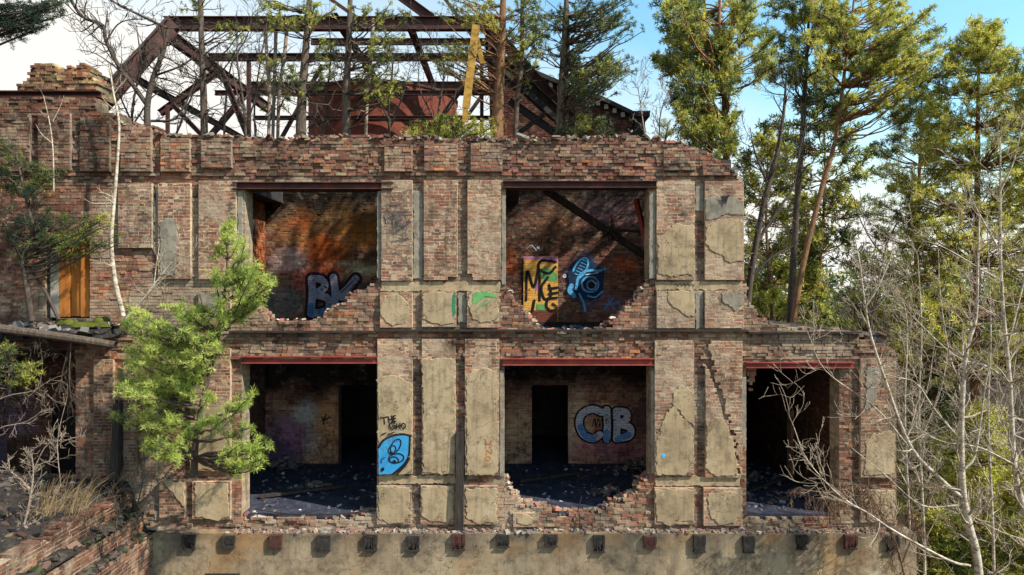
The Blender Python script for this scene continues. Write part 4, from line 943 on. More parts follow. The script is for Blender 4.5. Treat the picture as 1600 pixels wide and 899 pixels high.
# ------------------------------------------------------------------ plants
def nrm(v): v = np.asarray(v, float); return v / (np.linalg.norm(v, axis=-1, keepdims=True) + 1e-9)
FRESH = np.array([(.02, .05, .022), (.08, .14, .03), (.27, .36, .06), (.52, .58, .14)])
GREEN = np.array([(.02, .042, .024), (.07, .108, .028), (.27, .285, .045), (.58, .55, .10)])
def tufts(pos, dr, size, K, wid, tone=.5, spread=.75, pal_=GREEN, seed=1):
    """clusters of needles; pos (n,3)"""
    n = len(pos); pos = np.asarray(pos); dr = nrm(dr)
    d = nrm(dr[:, None, :] * .45 + rng.normal(0, spread, (n, K, 3)))
    Ln = size * rng.uniform(.6, 1.15, (n, K, 1)); base = pos[:, None, :] + rng.normal(0, size * .12, (n, K, 3))
    s = nrm(np.cross(d, rng.normal(0, 1, (n, K, 3)))) * wid
    V = np.stack([base - s * .5, base + d * Ln * .55 + s * .6, base + d * Ln, base + d * Ln * .5 - s * .6], 2).reshape(-1, 3)
    Fq = np.arange(n * K * 4).reshape(-1, 4)
    dk = (rng.random(n) < .10) * .5
    cl = fbm(pos[:, 0] * 1.1 + pos[:, 1] * .8, pos[:, 2] * 1.1 + pos[:, 1] * .3, 77 + seed)
    t = np.clip(tone + (cl - .5) * 1.5 + rng.normal(0, .16, n) - dk, 0, .999) * (len(pal_) - 1)
    i0 = np.floor(t).astype(int); f = (t - i0)[:, None]; c = pal_[i0] * (1 - f) + pal_[np.minimum(i0 + 1, len(pal_) - 1)] * f
    col = np.repeat(np.c_[c, np.ones(n)], K * 4, 0)
    return V, Fq, col
def limb(a, tip, sag=0.0, n=7, wob=.05):
    a = np.asarray(a, float); tip = np.asarray(tip, float); t = np.linspace(0, 1, n)[:, None]; L_ = np.linalg.norm(tip - a)
    p = a + (tip - a) * t; p[:, 2] += sag * L_ * (np.sin(t[:, 0] * math.pi) * -1)
    p[1:-1] += rng.normal(0, wob * L_ * .35, (n - 2, 3)); return p
def needle_tree(name, label, trunk, r0, tips, bark=BARK, tsize=.11, K=14, wid=.011, sub=7, sublen=.45, step=.09, tone=.5, r1=.02, dead=0, cat='tree', group=None, seed=1, twigmat=None, start=.35, rl=.16, attach=None, spread=.75, pal_=None):
    trunk = smooth_line(trunk, 4); nT = len(trunk)
    root = thing(name, label, cat, tuple(trunk[0]), group)
    wood = MB(); wood.tube(trunk, np.linspace(r0, r1, nT), 9); pos = []; dr = []
    zs = trunk[:, 2]
    for tip in tips:
        tip = np.asarray(tip, float)
        if attach is None:
            dist = np.linalg.norm(trunk[:, :2] - tip[:2], axis=1); za = tip[2] - .35 * dist.mean(); k = int(np.argmin(np.abs(zs - za)))
        else: k = int(np.argmin(np.linalg.norm(trunk - tip, axis=1) + np.where(zs > tip[2], 1.0, 0)))
        k = min(max(k, 2), nT - 1); a = trunk[k]; L_ = np.linalg.norm(tip - a)
        if L_ < .05: continue
        lb = limb(a, tip, rng.uniform(-.02, .10)); rb = min(np.interp(k, [0, nT - 1], [r0, r1]) * .55, .012 + L_ * rl * .09)
        wood.tube(lb, np.linspace(rb, .006 + wid * .2, len(lb)), 5)
        for q in range(sub):
            t = rng.uniform(start, 1.0) * (len(lb) - 1); i0 = min(int(t), len(lb) - 2); p = lb[i0] + (lb[i0 + 1] - lb[i0]) * (t - i0)
            d = nrm(nrm(lb[-1] - lb[0]) * .55 + rng.normal(0, .62, 3) + np.array([0, 0, .22])); sl = sublen * rng.uniform(.4, 1.1) * (1.15 - .45 * t / (len(lb) - 1))
            ch = limb(p, p + d * sl, -.08, 4); wood.tube(ch, np.linspace(.011, .004, 4) * (.5 + wid * 45), 3)
            m_ = max(2, int(sl / step))
            for s_ in np.linspace(.35, 1.0, m_):
                jj = s_ * 3; j0 = min(int(jj), 2); pos.append(ch[j0] + (ch[j0 + 1] - ch[j0]) * (jj - j0)); dr.append(nrm(d + np.array([0, 0, .3])))
        pos.append(lb[-1]); dr.append(nrm(lb[-1] - lb[-2]))
    for q in range(dead):
        k = rng.integers(3, max(4, int(nT * .7))); a = trunk[k]; an = rng.uniform(0, 6.28); L_ = rng.uniform(.3, 1.3); tipd = a + np.array([math.cos(an) * L_, math.sin(an) * L_, rng.uniform(-.3, .4)])
        lb = limb(a, tipd, 0, 5, .12); wood.tube(lb, np.linspace(.018, .005, 5), 4)
        for e in range(3):
            p = lb[rng.integers(1, 5)]; wood.tube(limb(p, p + rng.normal(0, .25, 3), 0, 4, .1), np.linspace(.009, .004, 4), 3)
    wood.build('trunk', bark, root, smooth=True)
    if pos:
        V, Fq, c = tufts(np.array(pos), np.array(dr), tsize, K, wid, tone, spread, GREEN if pal_ is None else pal_, seed=seed); link_mesh('crown', V, Fq, NEEDLE, root, c)
    return root
def pine_tips(trunk, cf, R0, n, prof, ang=0, up=.25, squash=1.0, sidebias=None):
    """branch tips around a trunk polyline"""
    trunk = smooth_line(trunk, 4); out = []
    z0, z1 = trunk[0, 2], trunk[-1, 2]
    for i in range(n):
        u = (i + rng.random()) / n; z = z0 + (z1 - z0) * (cf + (1 - cf) * u); k = np.interp(z, trunk[:, 2], np.arange(len(trunk)))
        p = trunk[int(round(k))]; r = R0 * prof(u) * rng.uniform(.45, 1.1); a = i * 2.399 + rng.normal(0, .4)
        dx, dy = math.cos(a) * r, math.sin(a) * r * squash
        if sidebias: dx += sidebias * r
        out.append(np.array([p[0] + dx, p[1] + dy, z + up * r + rng.normal(0, .15)]))
    return out

# --- young pine in front of the facade, lower left
Yp = -1.25
tips = []
for px, py in [(358, 352), (350, 372), (368, 380), (340, 400), (385, 395), (400, 418), (415, 436), (330, 435), (352, 440), (372, 425), (395, 455), (408, 472), (345, 470), (320, 485), (370, 490), (298, 486), (280, 500), (262, 488), (248, 515), (268, 540), (228, 500), (205, 492), (196, 510),
               (218, 530), (240, 550), (210, 560), (190, 585), (222, 590), (252, 585), (285, 560), (310, 540), (335, 520), (360, 540), (320, 580), (345, 590), (290, 610), (262, 630), (232, 625), (205, 615), (185, 610), (215, 645), (240, 665), (265, 660), (300, 640), (330, 620),
               (345, 655), (320, 665), (230, 700), (250, 715), (275, 700), (290, 675), (380, 640), (395, 660), (405, 690), (412, 715), (400, 735), (385, 700), (360, 610), (375, 560), (180, 640), (245, 600), (275, 585), (300, 595), (270, 520), (310, 505), (385, 480), (392, 620), (335, 545),
               (225, 570), (200, 545), (255, 560), (300, 560), (240, 690), (262, 710), (350, 500), (198, 505), (210, 520), (232, 530), (222, 545), (258, 535), (285, 520), (205, 575), (196, 600), (230, 605), (275, 605), (262, 590), (292, 575), (410, 430), (395, 425), (380, 445), (418, 445), (400, 480), (386, 470), (415, 730), (400, 705), (420, 700), (388, 720)]:
    if 335 < px < 425 and 520 < py < 615: continue
    for q in range(2): tips.append(at(px + rng.normal(0, 5), py + rng.normal(0, 5), Yp + rng.normal(-.3, .5)))
needle_tree('young_pine', 'bright yellow green young pine growing against the facade left of the lower left window', [at(303, 742, -.95), at(306, 690, -1.05), at(318, 620, -1.2), at(338, 540, -1.25), at(352, 450, -1.2), at(358, 362, -1.2)], .085, tips, BARK, tsize=.125, K=24, wid=.0075, sub=8, sublen=.24, step=.075, tone=.85, start=.55, seed=3, pal_=FRESH)
# --- dark pine branches at the left edge on the ledge
tips = [at(px + rng.normal(0, 5), py + rng.normal(0, 4), -.6 + rng.normal(0, .35)) for px, py in [(8, 245), (25, 250), (45, 262), (62, 280), (80, 285), (95, 272), (20, 285), (40, 300), (5, 300), (30, 345), (55, 345), (75, 340), (90, 350), (110, 345), (130, 345), (150, 345), (165, 355), (178, 368), (185, 380),
        (165, 378), (140, 372), (120, 380), (100, 378), (80, 375), (60, 380), (40, 372), (20, 380), (10, 360), (35, 395), (150, 360), (172, 345), (0, 270), (-15, 330), (-20, 260), (60, 300), (15, 230)] for q in range(2)]
needle_tree('ledge_pine', 'dark green crooked pine with two thin stems on the ledge beside the boarded window', [at(50, 502, -.5), at(42, 450, -.55), at(36, 405, -.55), at(52, 365, -.6), at(40, 310, -.6), at(25, 240, -.6)], .07, tips, DARKTWIG, tsize=.12, K=18, wid=.008, sub=5, sublen=.32, step=.08, tone=.28, seed=5)
o = MB(); o.tube(smooth_line([at(92, 500, -.45), at(70, 455, -.5), at(50, 425, -.5), at(38, 402, -.55)], 4), np.linspace(.045, .03, 13), 6); tag(o.build('leaning_sapling', DARKTWIG), 'bare dark leaning stem crossing the front of the boarded window', 'stem')
# --- green shrub lower left
def bush(name, label, px, py, Y, w, h, n, tone, size=.09, K=12, base=None, bark=DARKTWIG, sub=4, sublen=.25, group=None, wid=.009, seed=2):
    b = at(px, py, Y) if base is None else np.array(base); tp = []
    for q in range(n):
        a = rng.uniform(0, 6.28); r = math.sqrt(rng.random()) * w; tp.append(b + np.array([math.cos(a) * r, math.sin(a) * r * .6, h * (.25 + .75 * rng.random() * (1 - .4 * r / w))]))
    return needle_tree(name, label, [b, b + np.array([0, 0, h * .25]), b + np.array([.05, 0, h * .6])], .035, tp, bark, tsize=size, K=K, wid=wid, sub=sub, sublen=sublen, step=.09, tone=tone, cat='bush', group=group, seed=seed)
bush('small_pine', 'small olive green pine bush at the left edge below the fallen log', 15, 620, -1.5, .75, 1.25, 40, .6)
bush('roof_bush', 'dense yellow green pine bush on the wall top under the yellow plank', 700, 232, 1.2, 1.35, .95, 90, .85, sub=6)
bush('roof_bush', 'olive shrub on the wall top at the foot of the twin pine trunks', 915, 222, 1.3, .8, .75, 40, .35)
bush('roof_bush', 'tiny pine seedling on the wall top right end', 1040, 225, 1.4, .25, .7, 10, .5)

# --- pines on the roof
def roof_tree(label, pts, w, Y, tipspx, tone=.55, bark=BARK, dead=8, name='roof_pine', dy=.7, **k):
    tr = [at(x, y, Y) for x, y in pts]; sc = (Y - CAMY) / F; tr[0][2] = ZR
    kw = dict(tsize=.085, K=18, wid=.011, sub=4, sublen=.24, step=.09, rl=.08, start=.6); kw.update(k)
    tp = [at(x + rng.normal(0, 5), y + rng.normal(0, 4), Y + rng.normal(0, dy)) for x, y in tipspx]
    return needle_tree(name, label, tr, w * sc / 2, tp, bark, tone=tone, dead=dead, r1=.05, **kw)
def cloud(n, x0, x1, y0, y1): return [(rng.uniform(x0, x1), rng.uniform(y0, y1)) for _ in range(n)]
roof_tree('slim straight grey trunk on the roof left of the steel posts', [(320, 235), (318, 150), (315, 70), (312, -40), (310, -140)], 12, 1.5, cloud(5, 280, 300, -40, 30) + cloud(8, 330, 390, 40, 60), dead=26)
roof_tree('dark roof pine forking into a reddish limb left of the tank', [(470, 235), (471, 170), (476, 100), (482, 20), (488, -70)], 18, 1.4, cloud(14, 400, 440, 0, 40) + cloud(22, 430, 505, 0, 50) + cloud(10, 425, 470, 95, 165) + cloud(14, 490, 520, 60, 140) + [(455, -20), (530, -20), (520, 10)], dead=12)
roof_tree('dark straight roof pine in front of the rusted tank', [(542, 235), (541, 150), (545, 70), (549, -60)], 16, 1.3, cloud(14, 550, 640, 0, 40) + cloud(16, 560, 640, 55, 95) + cloud(18, 560, 640, 110, 145) + cloud(6, 500, 535, 70, 110), dead=14)
roof_tree('thin pale sapling leaning beside the dark trunk over the tank', [(570, 235), (574, 150), (580, 90), (583, 30)], 5, 1.6, cloud(8, 560, 640, 60, 130), dead=8, name='roof_sapling', bark=TWIG)
roof_tree('stout orange barked roof pine right of the yellow plank', [(776, 235), (778, 170), (783, 90), (786, 10), (790, -90)], 22, 1.4, cloud(34, 680, 775, -5, 45) + cloud(24, 650, 735, 60, 105) + cloud(10, 690, 740, 110, 130) + cloud(24, 790, 850, 0, 70) + cloud(8, 790, 820, 90, 120), bark=BARKP, dead=12, tone=.6)
roof_tree('thin curved roof pine just left of the twin trunks', [(803, 235), (808, 160), (815, 100), (816, 20), (818, -60)], 8, 1.5, cloud(20, 800, 860, 0, 60) + cloud(8, 820, 850, 80, 110), dead=6)
roof_tree('taller of the twin roof pines with long branches to the right', [(871, 235), (876, 150), (881, 70), (886, -20), (890, -110)], 11, 1.5, cloud(40, 900, 990, 0, 40) + cloud(40, 890, 975, 75, 125) + cloud(26, 900, 955, 130, 152) + cloud(26, 830, 880, 10, 90) + cloud(16, 960, 992, 85, 110) + cloud(14, 940, 1000, 20, 60), tone=.25, dead=6, sub=4, bark=BARK)
roof_tree('slimmer of the twin roof pines standing right against its neighbour', [(886, 235), (884, 140), (887, 70), (885, -20)], 9, 1.75, cloud(22, 880, 940, 20, 70) + cloud(16, 890, 950, 95, 135), tone=.3, dead=5)
roof_tree('short thin dark roof pine right of the twin trunks', [(897, 235), (898, 170), (896, 110)], 4, 1.9, cloud(16, 880, 925, 85, 130), tone=.2, dead=2)
for i, x in enumerate((421, 428, 436)):
    roof_tree(['leftmost thin stem of the sapling trio on the roof', 'middle thin stem of the sapling trio on the roof', 'rightmost thin stem of the sapling trio on the roof'][i], [(x - 3, 235), (x, 150), (x - 4 + i * 6, 90), (x - 6 + i * 9, 50)], 5, 1.8 + i * .2, cloud(5, x - 25, x + 25, 90, 170), name='roof_sapling', dead=8, tone=.75, bark=TWIG)
# dark branch entering at the top left
tips = [at(x + rng.normal(0, 5), y + rng.normal(0, 4), -2 + rng.normal(0, .3)) for x, y in cloud(34, 0, 105, 0, 35) + cloud(10, 40, 75, 30, 52)]
needle_tree('overhanging_pine', 'blue green pine whose branch tip hangs into the top left corner', [at(-330, 1800, -2)*np.array([1,1,0]) + np.array([0, 0, 0]), at(-330, 700, -2), at(-320, 100, -2), at(-310, -300, -2)], .2, tips, DARKTWIG, tsize=.09, K=24, wid=.009, sub=5, sublen=.22, start=.86, tone=.12, attach=1, seed=9)

# --- bare trees
def grow(mb, p, d, L_, r, depth, nk=3, curl=.25, up=.12, minr=.004, ns=5):
    n = 5; pts = [p]; dd = d.copy()
    for i in range(n):
        dd = nrm(dd + rng.normal(0, curl * .5, 3) + np.array([0, 0, up * .4])); pts.append(pts[-1] + dd * L_ / n)
    pts = np.array(pts); r1 = max(r * .55, minr); mb.tube(pts, np.linspace(r, r1, n + 1), ns if depth > 1 else 3)
    if depth == 0: return
    for k in range(nk):
        i = rng.integers(1, n + 1); d2 = nrm(nrm(pts[min(i, n)] - pts[i - 1]) * .7 + rng.normal(0, .55, 3) + np.array([0, 0, up]))
        grow(mb, pts[i], d2, L_ * rng.uniform(.45, .75), max(np.interp(i, [0, n], [r, r1]) * .6, minr), depth - 1, nk, curl, up, minr, ns)
def bare(name, label, stems, bark, twigs, depth=2, nk=3, tl=.8, minr=.004, cat='tree', group=None, up=.15, sparse=1.0, curl=.3, wk=.75):
    """stems: list of (points, r0, r1); twigs spawned along each"""
    root = thing(name, label, cat, tuple(stems[0][0][0]), group); mb = MB(); tw = MB()
    for pts, r0, r1 in stems:
        p = smooth_line(pts, 5); r0, r1 = r0 * wk, r1 * wk; mb.tube(p, np.linspace(r0, r1, len(p)), 8)
        L_ = np.linalg.norm(np.diff(p, axis=0), axis=1).sum()
        for k in range(int(twigs * L_ * sparse)):
            i = rng.integers(max(1, len(p) // 6), len(p)); rr = np.interp(i, [0, len(p) - 1], [r0, r1]); d = nrm(nrm(p[i] - p[i - 1]) * .6 + rng.normal(0, .65, 3))
            grow(tw, p[i], d, tl * rng.uniform(.4, 1.1), min(rr * .5, .022), depth, nk, curl, up, minr)
    mb.build('trunk', bark, root, smooth=True)
    if tw.n: tw.build('branches', PALETWIG if bark is BIRCH else bark, root, smooth=True)
    return root
def pts(Y, *xy): return [at(x, y, Y) for x, y in xy]
Yb = -4.2
bare('white_birch', 'pale multi stemmed birch with spreading bare limbs at the right front', [
    (pts(Yb, (1545, 1150), (1530, 900), (1514, 820), (1505, 770), (1502, 690), (1505, 600), (1512, 540), (1525, 497), (1528, 410), (1530, 340)), .10, .018),
    (pts(Yb, (1503, 778), (1478, 757), (1432, 712), (1407, 663), (1385, 600), (1362, 530), (1352, 480), (1343, 410), (1335, 370)), .055, .012),
    (pts(Yb - .3, (1504, 736), (1522, 715), (1532, 660), (1540, 600), (1556, 540)), .035, .01),
    (pts(Yb - .3, (1516, 885), (1482, 876), (1400, 832), (1360, 805), (1312, 775), (1262, 720), (1238, 662)), .035, .008),
    (pts(Yb + .3, (1352, 480), (1372, 450), (1392, 400), (1398, 370)), .02, .008), (pts(Yb + .2, (1430, 712), (1370, 640), (1290, 580), (1262, 520)), .022, .008),
    (pts(Yb, (1502, 690), (1460, 640), (1432, 600), (1400, 590), (1360, 580)), .025, .008), (pts(Yb, (1500, 790), (1440, 790), (1380, 740), (1330, 700)), .022, .007),
    (pts(Yb, (1508, 800), (1560, 830), (1620, 850)), .02, .008), (pts(Yb, (1502, 600), (1485, 560), (1470, 470), (1466, 390)), .022, .008)], BIRCH, 4.2, 2, 3, .7, .0034)
bare('white_birch', 'slender white birch at the right edge rising past the frame', [
    (pts(-3.6, (1660, 1250), (1622, 900), (1600, 800), (1585, 727), (1578, 600), (1567, 480), (1563, 390), (1563, 300), (1563, 215)), .085, .015),
    (pts(-3.6, (1563, 395), (1545, 362), (1520, 315), (1505, 270)), .03, .008), (pts(-3.6, (1567, 440), (1530, 420), (1480, 390), (1440, 375)), .026, .008), (pts(-3.4, (1575, 540), (1600, 440), (1612, 380)), .026, .01),
    (pts(-3.4, (1578, 600), (1545, 575), (1490, 555), (1420, 490), (1395, 470)), .026, .008), (pts(-3.7, (1585, 727), (1530, 700), (1470, 690), (1420, 660)), .024, .008), (pts(-3.7, (1563, 300), (1585, 250), (1598, 190)), .02, .008)], BIRCH, 4.0, 2, 3, .7, .0032)
bare('drooping_shrub', 'rusty brown drooping bare shrub over the ledge below the right pier', [(pts(-1.2, (1420, 930), (1400, 850), (1370, 790), (1340, 750)), .04, .012), (pts(-1.2, (1400, 850), (1350, 770), (1290, 770), (1250, 765)), .025, .008), (pts(-1.4, (1410, 880), (1440, 800), (1450, 760)), .025, .008)],
     m_noisy('rusty_twig', [(.3, (.10, .055, .035)), (.7, (.26, .16, .10))], 8), 9, 2, 4, .6, .0045, cat='shrub', up=-.45)
bare('bare_roof_tree', 'twisted bare tree on the wall top under the sloping steel beam', [
    (pts(1.1, (233, 235), (230, 170), (240, 120), (256, 80), (262, 45)), .12, .05), (pts(1.1, (230, 165), (205, 130), (190, 112), (166, 65), (160, 40), (128, 26), (105, -10)), .08, .05), (pts(1.0, (262, 45), (220, 25), (180, 5), (150, -15)), .05, .03),
    (pts(1.2, (240, 120), (290, 100), (310, 75)), .04, .015), (pts(1.3, (232, 190), (275, 185), (300, 140), (308, 115)), .05, .015), (pts(1.0, (166, 65), (190, 35), (240, 30)), .03, .012), (pts(1.0, (190, 112), (150, 85), (120, 78)), .025, .01)], DARKTWIG, 5.0, 2, 3, .8, .006)
bare('bare_roof_tree', 'spidery bare tree between the steel braces left of the slim trunk', [(pts(2.2, (262, 235), (280, 200), (300, 150), (320, 110)), .05, .015), (pts(2.2, (350, 235), (352, 170), (362, 100), (385, 60), (395, 20)), .045, .012), (pts(2.0, (400, 235), (398, 160), (410, 80), (418, 30)), .04, .012)], DARKTWIG, 4.5, 2, 3, .8, .0055)
for lab, x in (('tangled bare grey sapling on the roof between the slim trunk and the sapling trio', 385), ('leafless sapling on the roof just right of the forked pine', 505), ('wiry bare sapling before the middle of the rusted tank', 610), ('leafless whippy sapling left of the yellow plank', 680), ('crooked bare sapling at the far left of the steel frame', 205)):
    yb = rng.uniform(.9, 1.8); bare('bare_roof_sapling', lab, [(pts(yb, (x, 235), (x + rng.uniform(-8, 8), 170), (x + rng.uniform(-14, 14), 100), (x + rng.uniform(-20, 20), 40)), .04, .012), (pts(yb + .2, (x, 200), (x + rng.uniform(15, 35), 150), (x + rng.uniform(25, 50), 105)), .025, .008), (pts(yb - .1, (x, 190), (x - rng.uniform(12, 30), 140), (x - rng.uniform(20, 45), 100)), .025, .008)], DARKTWIG, 4.5, 2, 3, .7, .0048, wk=1)
bare('bare_roof_tree', 'fine pale bare sapling at the right end of the wall top', [(pts(3, (1010, 235), (1003, 180), (996, 130)), .04, .01), (pts(3.2, (1030, 235), (1032, 180), (1045, 140)), .04, .01)], TWIG, 8, 2, 3, .5, .006)
bare('birch_sapling', 'slim white birch trunk standing against the left pilasters', [(pts(-.55, (193, 495), (180, 440), (174, 380), (178, 320), (183, 260), (186, 195), (178, 150), (170, 100)), .075, .022)], BIRCH, 2.2, 1, 2, .5, .0045)
bare('bare_shrub', 'bleached many branched shrub leaning right from the foot of the slim birch', [(pts(-.6, (196, 500), (222, 470), (245, 440), (268, 410)), .045, .012), (pts(-.6, (230, 460), (262, 430), (295, 400)), .022, .008), (pts(-.5, (240, 450), (245, 410), (250, 378)), .02, .008)], BIRCH, 6, 1, 3, .45, .0045, cat='shrub')
bare('bare_sapling', 'thin pale sapling in front of the far left attic wall', [(pts(-.4, (84, 300), (83, 240), (78, 195), (68, 150)), .025, .008), (pts(-.4, (82, 225), (65, 210), (56, 195)), .014, .006), (pts(-.4, (83, 190), (95, 165), (100, 150)), .012, .005)], BIRCH, 3, 1, 2, .3, .0035)
bare('bare_shrub', 'pale thorny shrub in the lower left corner before the dark opening', [(pts(-3, (30, 850), (45, 790), (52, 740), (48, 700)), .03, .01), (pts(-3, (48, 765), (20, 740), (0, 735)), .02, .008), (pts(-3, (52, 735), (70, 700), (85, 690)), .016, .007)], TWIG, 11, 2, 3, .35, .004, cat='shrub')
bare('bare_shrub', 'straggling grey shrub hanging over the dark opening at the left edge', [(pts(-1.6, (-30, 700), (0, 670), (40, 660), (70, 640)), .02, .007), (pts(-1.6, (-30, 640), (10, 620), (50, 612), (70, 600)), .02, .007), (pts(-1.6, (95, 760), (90, 690), (105, 620)), .014, .006)], TWIG, 7, 1, 3, .35, .0035, cat='shrub')
for lab, x, y, yy in (('dark tangled twiggy shrub on the broken wing wall beside the dry grass', 175, 850, -2.2), ('low thicket of dark twigs in the very corner at lower left', 20, 900, -3.2), ('brown twiggy shrub at the foot of the left brick pier', 215, 790, -.9)):
    bare('twig_shrub', lab, [(pts(yy, (x, y), (x + 8, y - 40), (x + 4, y - 75)), .02, .006), (pts(yy, (x, y), (x - 25, y - 35), (x - 40, y - 60)), .018, .006), (pts(yy, (x, y), (x + 30, y - 30), (x + 55, y - 62)), .018, .006)], DARKTWIG, 13, 2, 3, .3, .0032, cat='shrub')
for lab, xy in (('dark dangling roots hanging from the rubble ledge over the black opening', ((60, 520), (66, 570), (60, 620))), ('thin dark vine drooping from the ledge beside the left brick pier', ((112, 530), (108, 590), (114, 650))), ('dark wiry growth trailing off the far left end of the ledge', ((8, 525), (14, 580), (6, 640)))):
    bare('hanging_vine', lab, [(pts(-.95, *xy), .014, .006), (pts(-.9, xy[0], (xy[0][0] - 14, xy[1][1] - 10), (xy[0][0] - 18, xy[1][1] + 25)), .01, .005)], DARKTWIG, 8, 2, 3, .4, .0035, cat='vine', up=-.5, wk=1)
for lab, x, yy, tp_ in (('thin pale sapling just left of the forked birch', 1440, -1.5, 400), ('pale whip sapling between the two birches', 1548, -2.2, 330), ('faint pale sapling before the right end of the low bay', 1418, .6, 470), ('pale spindly sapling standing closest to the right frame edge', 1612, -2.8, 420)):
    bare('pale_sapling', lab, [(pts(yy, (x + 8, 1100), (x + 4, 850), (x - 4, 650), (x, 520), (x - 6, tp_)), .035, .008), (pts(yy, (x, 760), (x - 35, 690), (x - 55, 620)), .016, .006), (pts(yy + .2, (x - 3, 690), (x + 30, 610), (x + 42, 540)), .016, .006)], BIRCH, 3.6, 2, 3, .65, .0034, wk=1)
# dry grass tuft
gm = MB(); b0 = at(100, 800, -2.6)
for q in range(170):
    p = b0 + rng.normal(0, 1, 3) * np.array([.26, .22, .03]); d = nrm(np.array([.35, 0, 1.0]) + rng.normal(0, .3, 3)); L_ = rng.uniform(.3, .95)
    gm.tube(smooth_line([p, p + d * L_ * .6, p + d * L_ + np.array([rng.uniform(-.02, .16), 0, -.06])], 3), np.linspace(.0034, .0014, 7), 3, np.append(np.array([(.30, .20, .09), (.36, .27, .14), (.18, .11, .055)])[rng.integers(0, 3)], 1))
tag(gm.build('dry_grass', STRAW), 'tuft of straw coloured dry grass on the rubble of the low wing wall', 'grass')

bare('bare_tree', 'grey crooked leafless tree rooted on the low right bay beside the upper wall', [(pts(3.5, (1166, 510), (1172, 440), (1192, 325), (1212, 250), (1224, 180), (1228, 130)), .11, .03), (pts(3.5, (1182, 380), (1215, 330), (1240, 290), (1250, 230)), .05, .015), (pts(3.5, (1176, 430), (1210, 400), (1240, 385)), .04, .015), (pts(3.5, (1200, 290), (1180, 240), (1172, 200)), .04, .012)], DARKTWIG, 4, 2, 3, .9, .006, wk=1)
chunks('roof_rubble', 300, lambda: (rng.uniform(5.8, 9.3), rng.uniform(.1, 3), ZU - .13), .02, .12, [(.08, .06, .05), (.12, .08, .06), (.05, .045, .04)], B)
# --- forest to the right
def trunk_at(Y, xy, zbase=0.0):
    p = [at(x, y, Y) for x, y in xy]; p0 = p[0].copy(); p[0] = np.array([p0[0], Y, zbase]); return p
big = dict(tsize=.165, K=18, wid=.022, sub=8, sublen=.42, step=.13, rl=.10, start=.62)
def crown_prof(u): return (.55 + .9 * u) if u < .35 else (.87 if u < .55 else .87 * (1 - (u - .55) / .5) + .12)
def cone(u): return 1.05 - u
Y = 5.0
tr = trunk_at(Y, [(1138, 500), (1136, 300), (1132, 150), (1124, 40), (1128, -60)], ZU - .2)
tp = [at(x, y, Y + rng.normal(0, 1.2)) for x, y in cloud(34, 1040, 1190, -10, 60) + cloud(40, 1035, 1160, 50, 130) + cloud(30, 1050, 1150, 120, 190) + cloud(34, 1070, 1150, 180, 240) + cloud(14, 1022, 1070, 0, 130) + cloud(20, 1130, 1215, 0, 120)]
needle_tree('pine_tree', 'tall pine with twin look trunk and full crown right behind the facade corner', tr, .17, tp, BARKP, tone=.68, dead=6, seed=11, **big)
tr = trunk_at(5.6, [(1112, 500), (1108, 300), (1110, 180), (1102, 60), (1100, -60)], ZU - .2)
tp = [at(x, y, 5.6 + rng.normal(0, 1)) for x, y in cloud(20, 1020, 1110, 0, 110) + cloud(12, 1050, 1110, 110, 230)]
needle_tree('pine_tree', 'darker pine pressed behind the left side of the corner pine', tr, .14, tp, BARK, tone=.25, dead=4, seed=12, **big)
tr = trunk_at(10.5, [(1215, 800), (1240, 400), (1254, 200), (1262, 60), (1268, -60)])
tp = [at(x, y, 10.5 + rng.normal(0, 1.3)) for x, y in cloud(54, 1190, 1310, -20, 70) + cloud(20, 1190, 1260, 70, 130) + cloud(8, 1260, 1320, 130, 240)]
needle_tree('pine_tree', 'dark slim pine leaning right with a bare lower trunk', tr, .17, tp, DARKTWIG, tone=.4, dead=22, seed=13, **big)
tr = trunk_at(9.6, [(1205, 800), (1240, 500), (1280, 310), (1305, 220), (1320, 110), (1332, 20), (1340, -60)])
tp = [at(x, y, 9.6 + rng.normal(0, 1.4)) for x, y in cloud(70, 1250, 1420, -10, 70) + cloud(60, 1280, 1400, 50, 110) + cloud(30, 1380, 1470, 10, 90) + cloud(26, 1400, 1490, 70, 120) + cloud(20, 1330, 1450, 120, 170)]
needle_tree('pine_tree', 'orange trunked pine reaching long limbs into the blue sky at upper right', tr, .135, tp, BARKP, tone=.85, dead=8, seed=14, **big)
dense = dict(tsize=.18, K=16, wid=.021, sub=8, sublen=.5, step=.15, rl=.09, start=.6)
tr = trunk_at(9, [(1520, 900), (1525, 500), (1528, 200), (1530, 48)])
tp = pine_tips(tr, .33, 4.6, 400, lambda u: (1.0 - u) ** .62 + .03, up=.25)
needle_tree('conical_pine', 'dense pointed golden green pine topping the right side', tr, .2, tp, BARKP, tone=1.0, seed=15, **dense)
tr = trunk_at(12, [(1420, 850), (1430, 500), (1436, 300), (1440, 150)])
tp = pine_tips(tr, .42, 3.5, 180, lambda u: (1.0 - u) ** .6 + .05, up=.25)
needle_tree('conical_pine', 'mid green pine behind the pale birch limbs, left of the golden one', tr, .19, tp, BARKP, tone=.6, dead=10, seed=16, **dense)
tr = trunk_at(7.5, [(1640, 900), (1640, 500), (1632, 250), (1630, 90)])
tp = pine_tips(tr, .35, 3.3, 190, lambda u: (1.0 - u) ** .8 + .06, up=.4)
needle_tree('conical_pine', 'bushy green pine cut by the right edge of the view', tr, .2, tp, BARKP, tone=.9, seed=17, **dense)
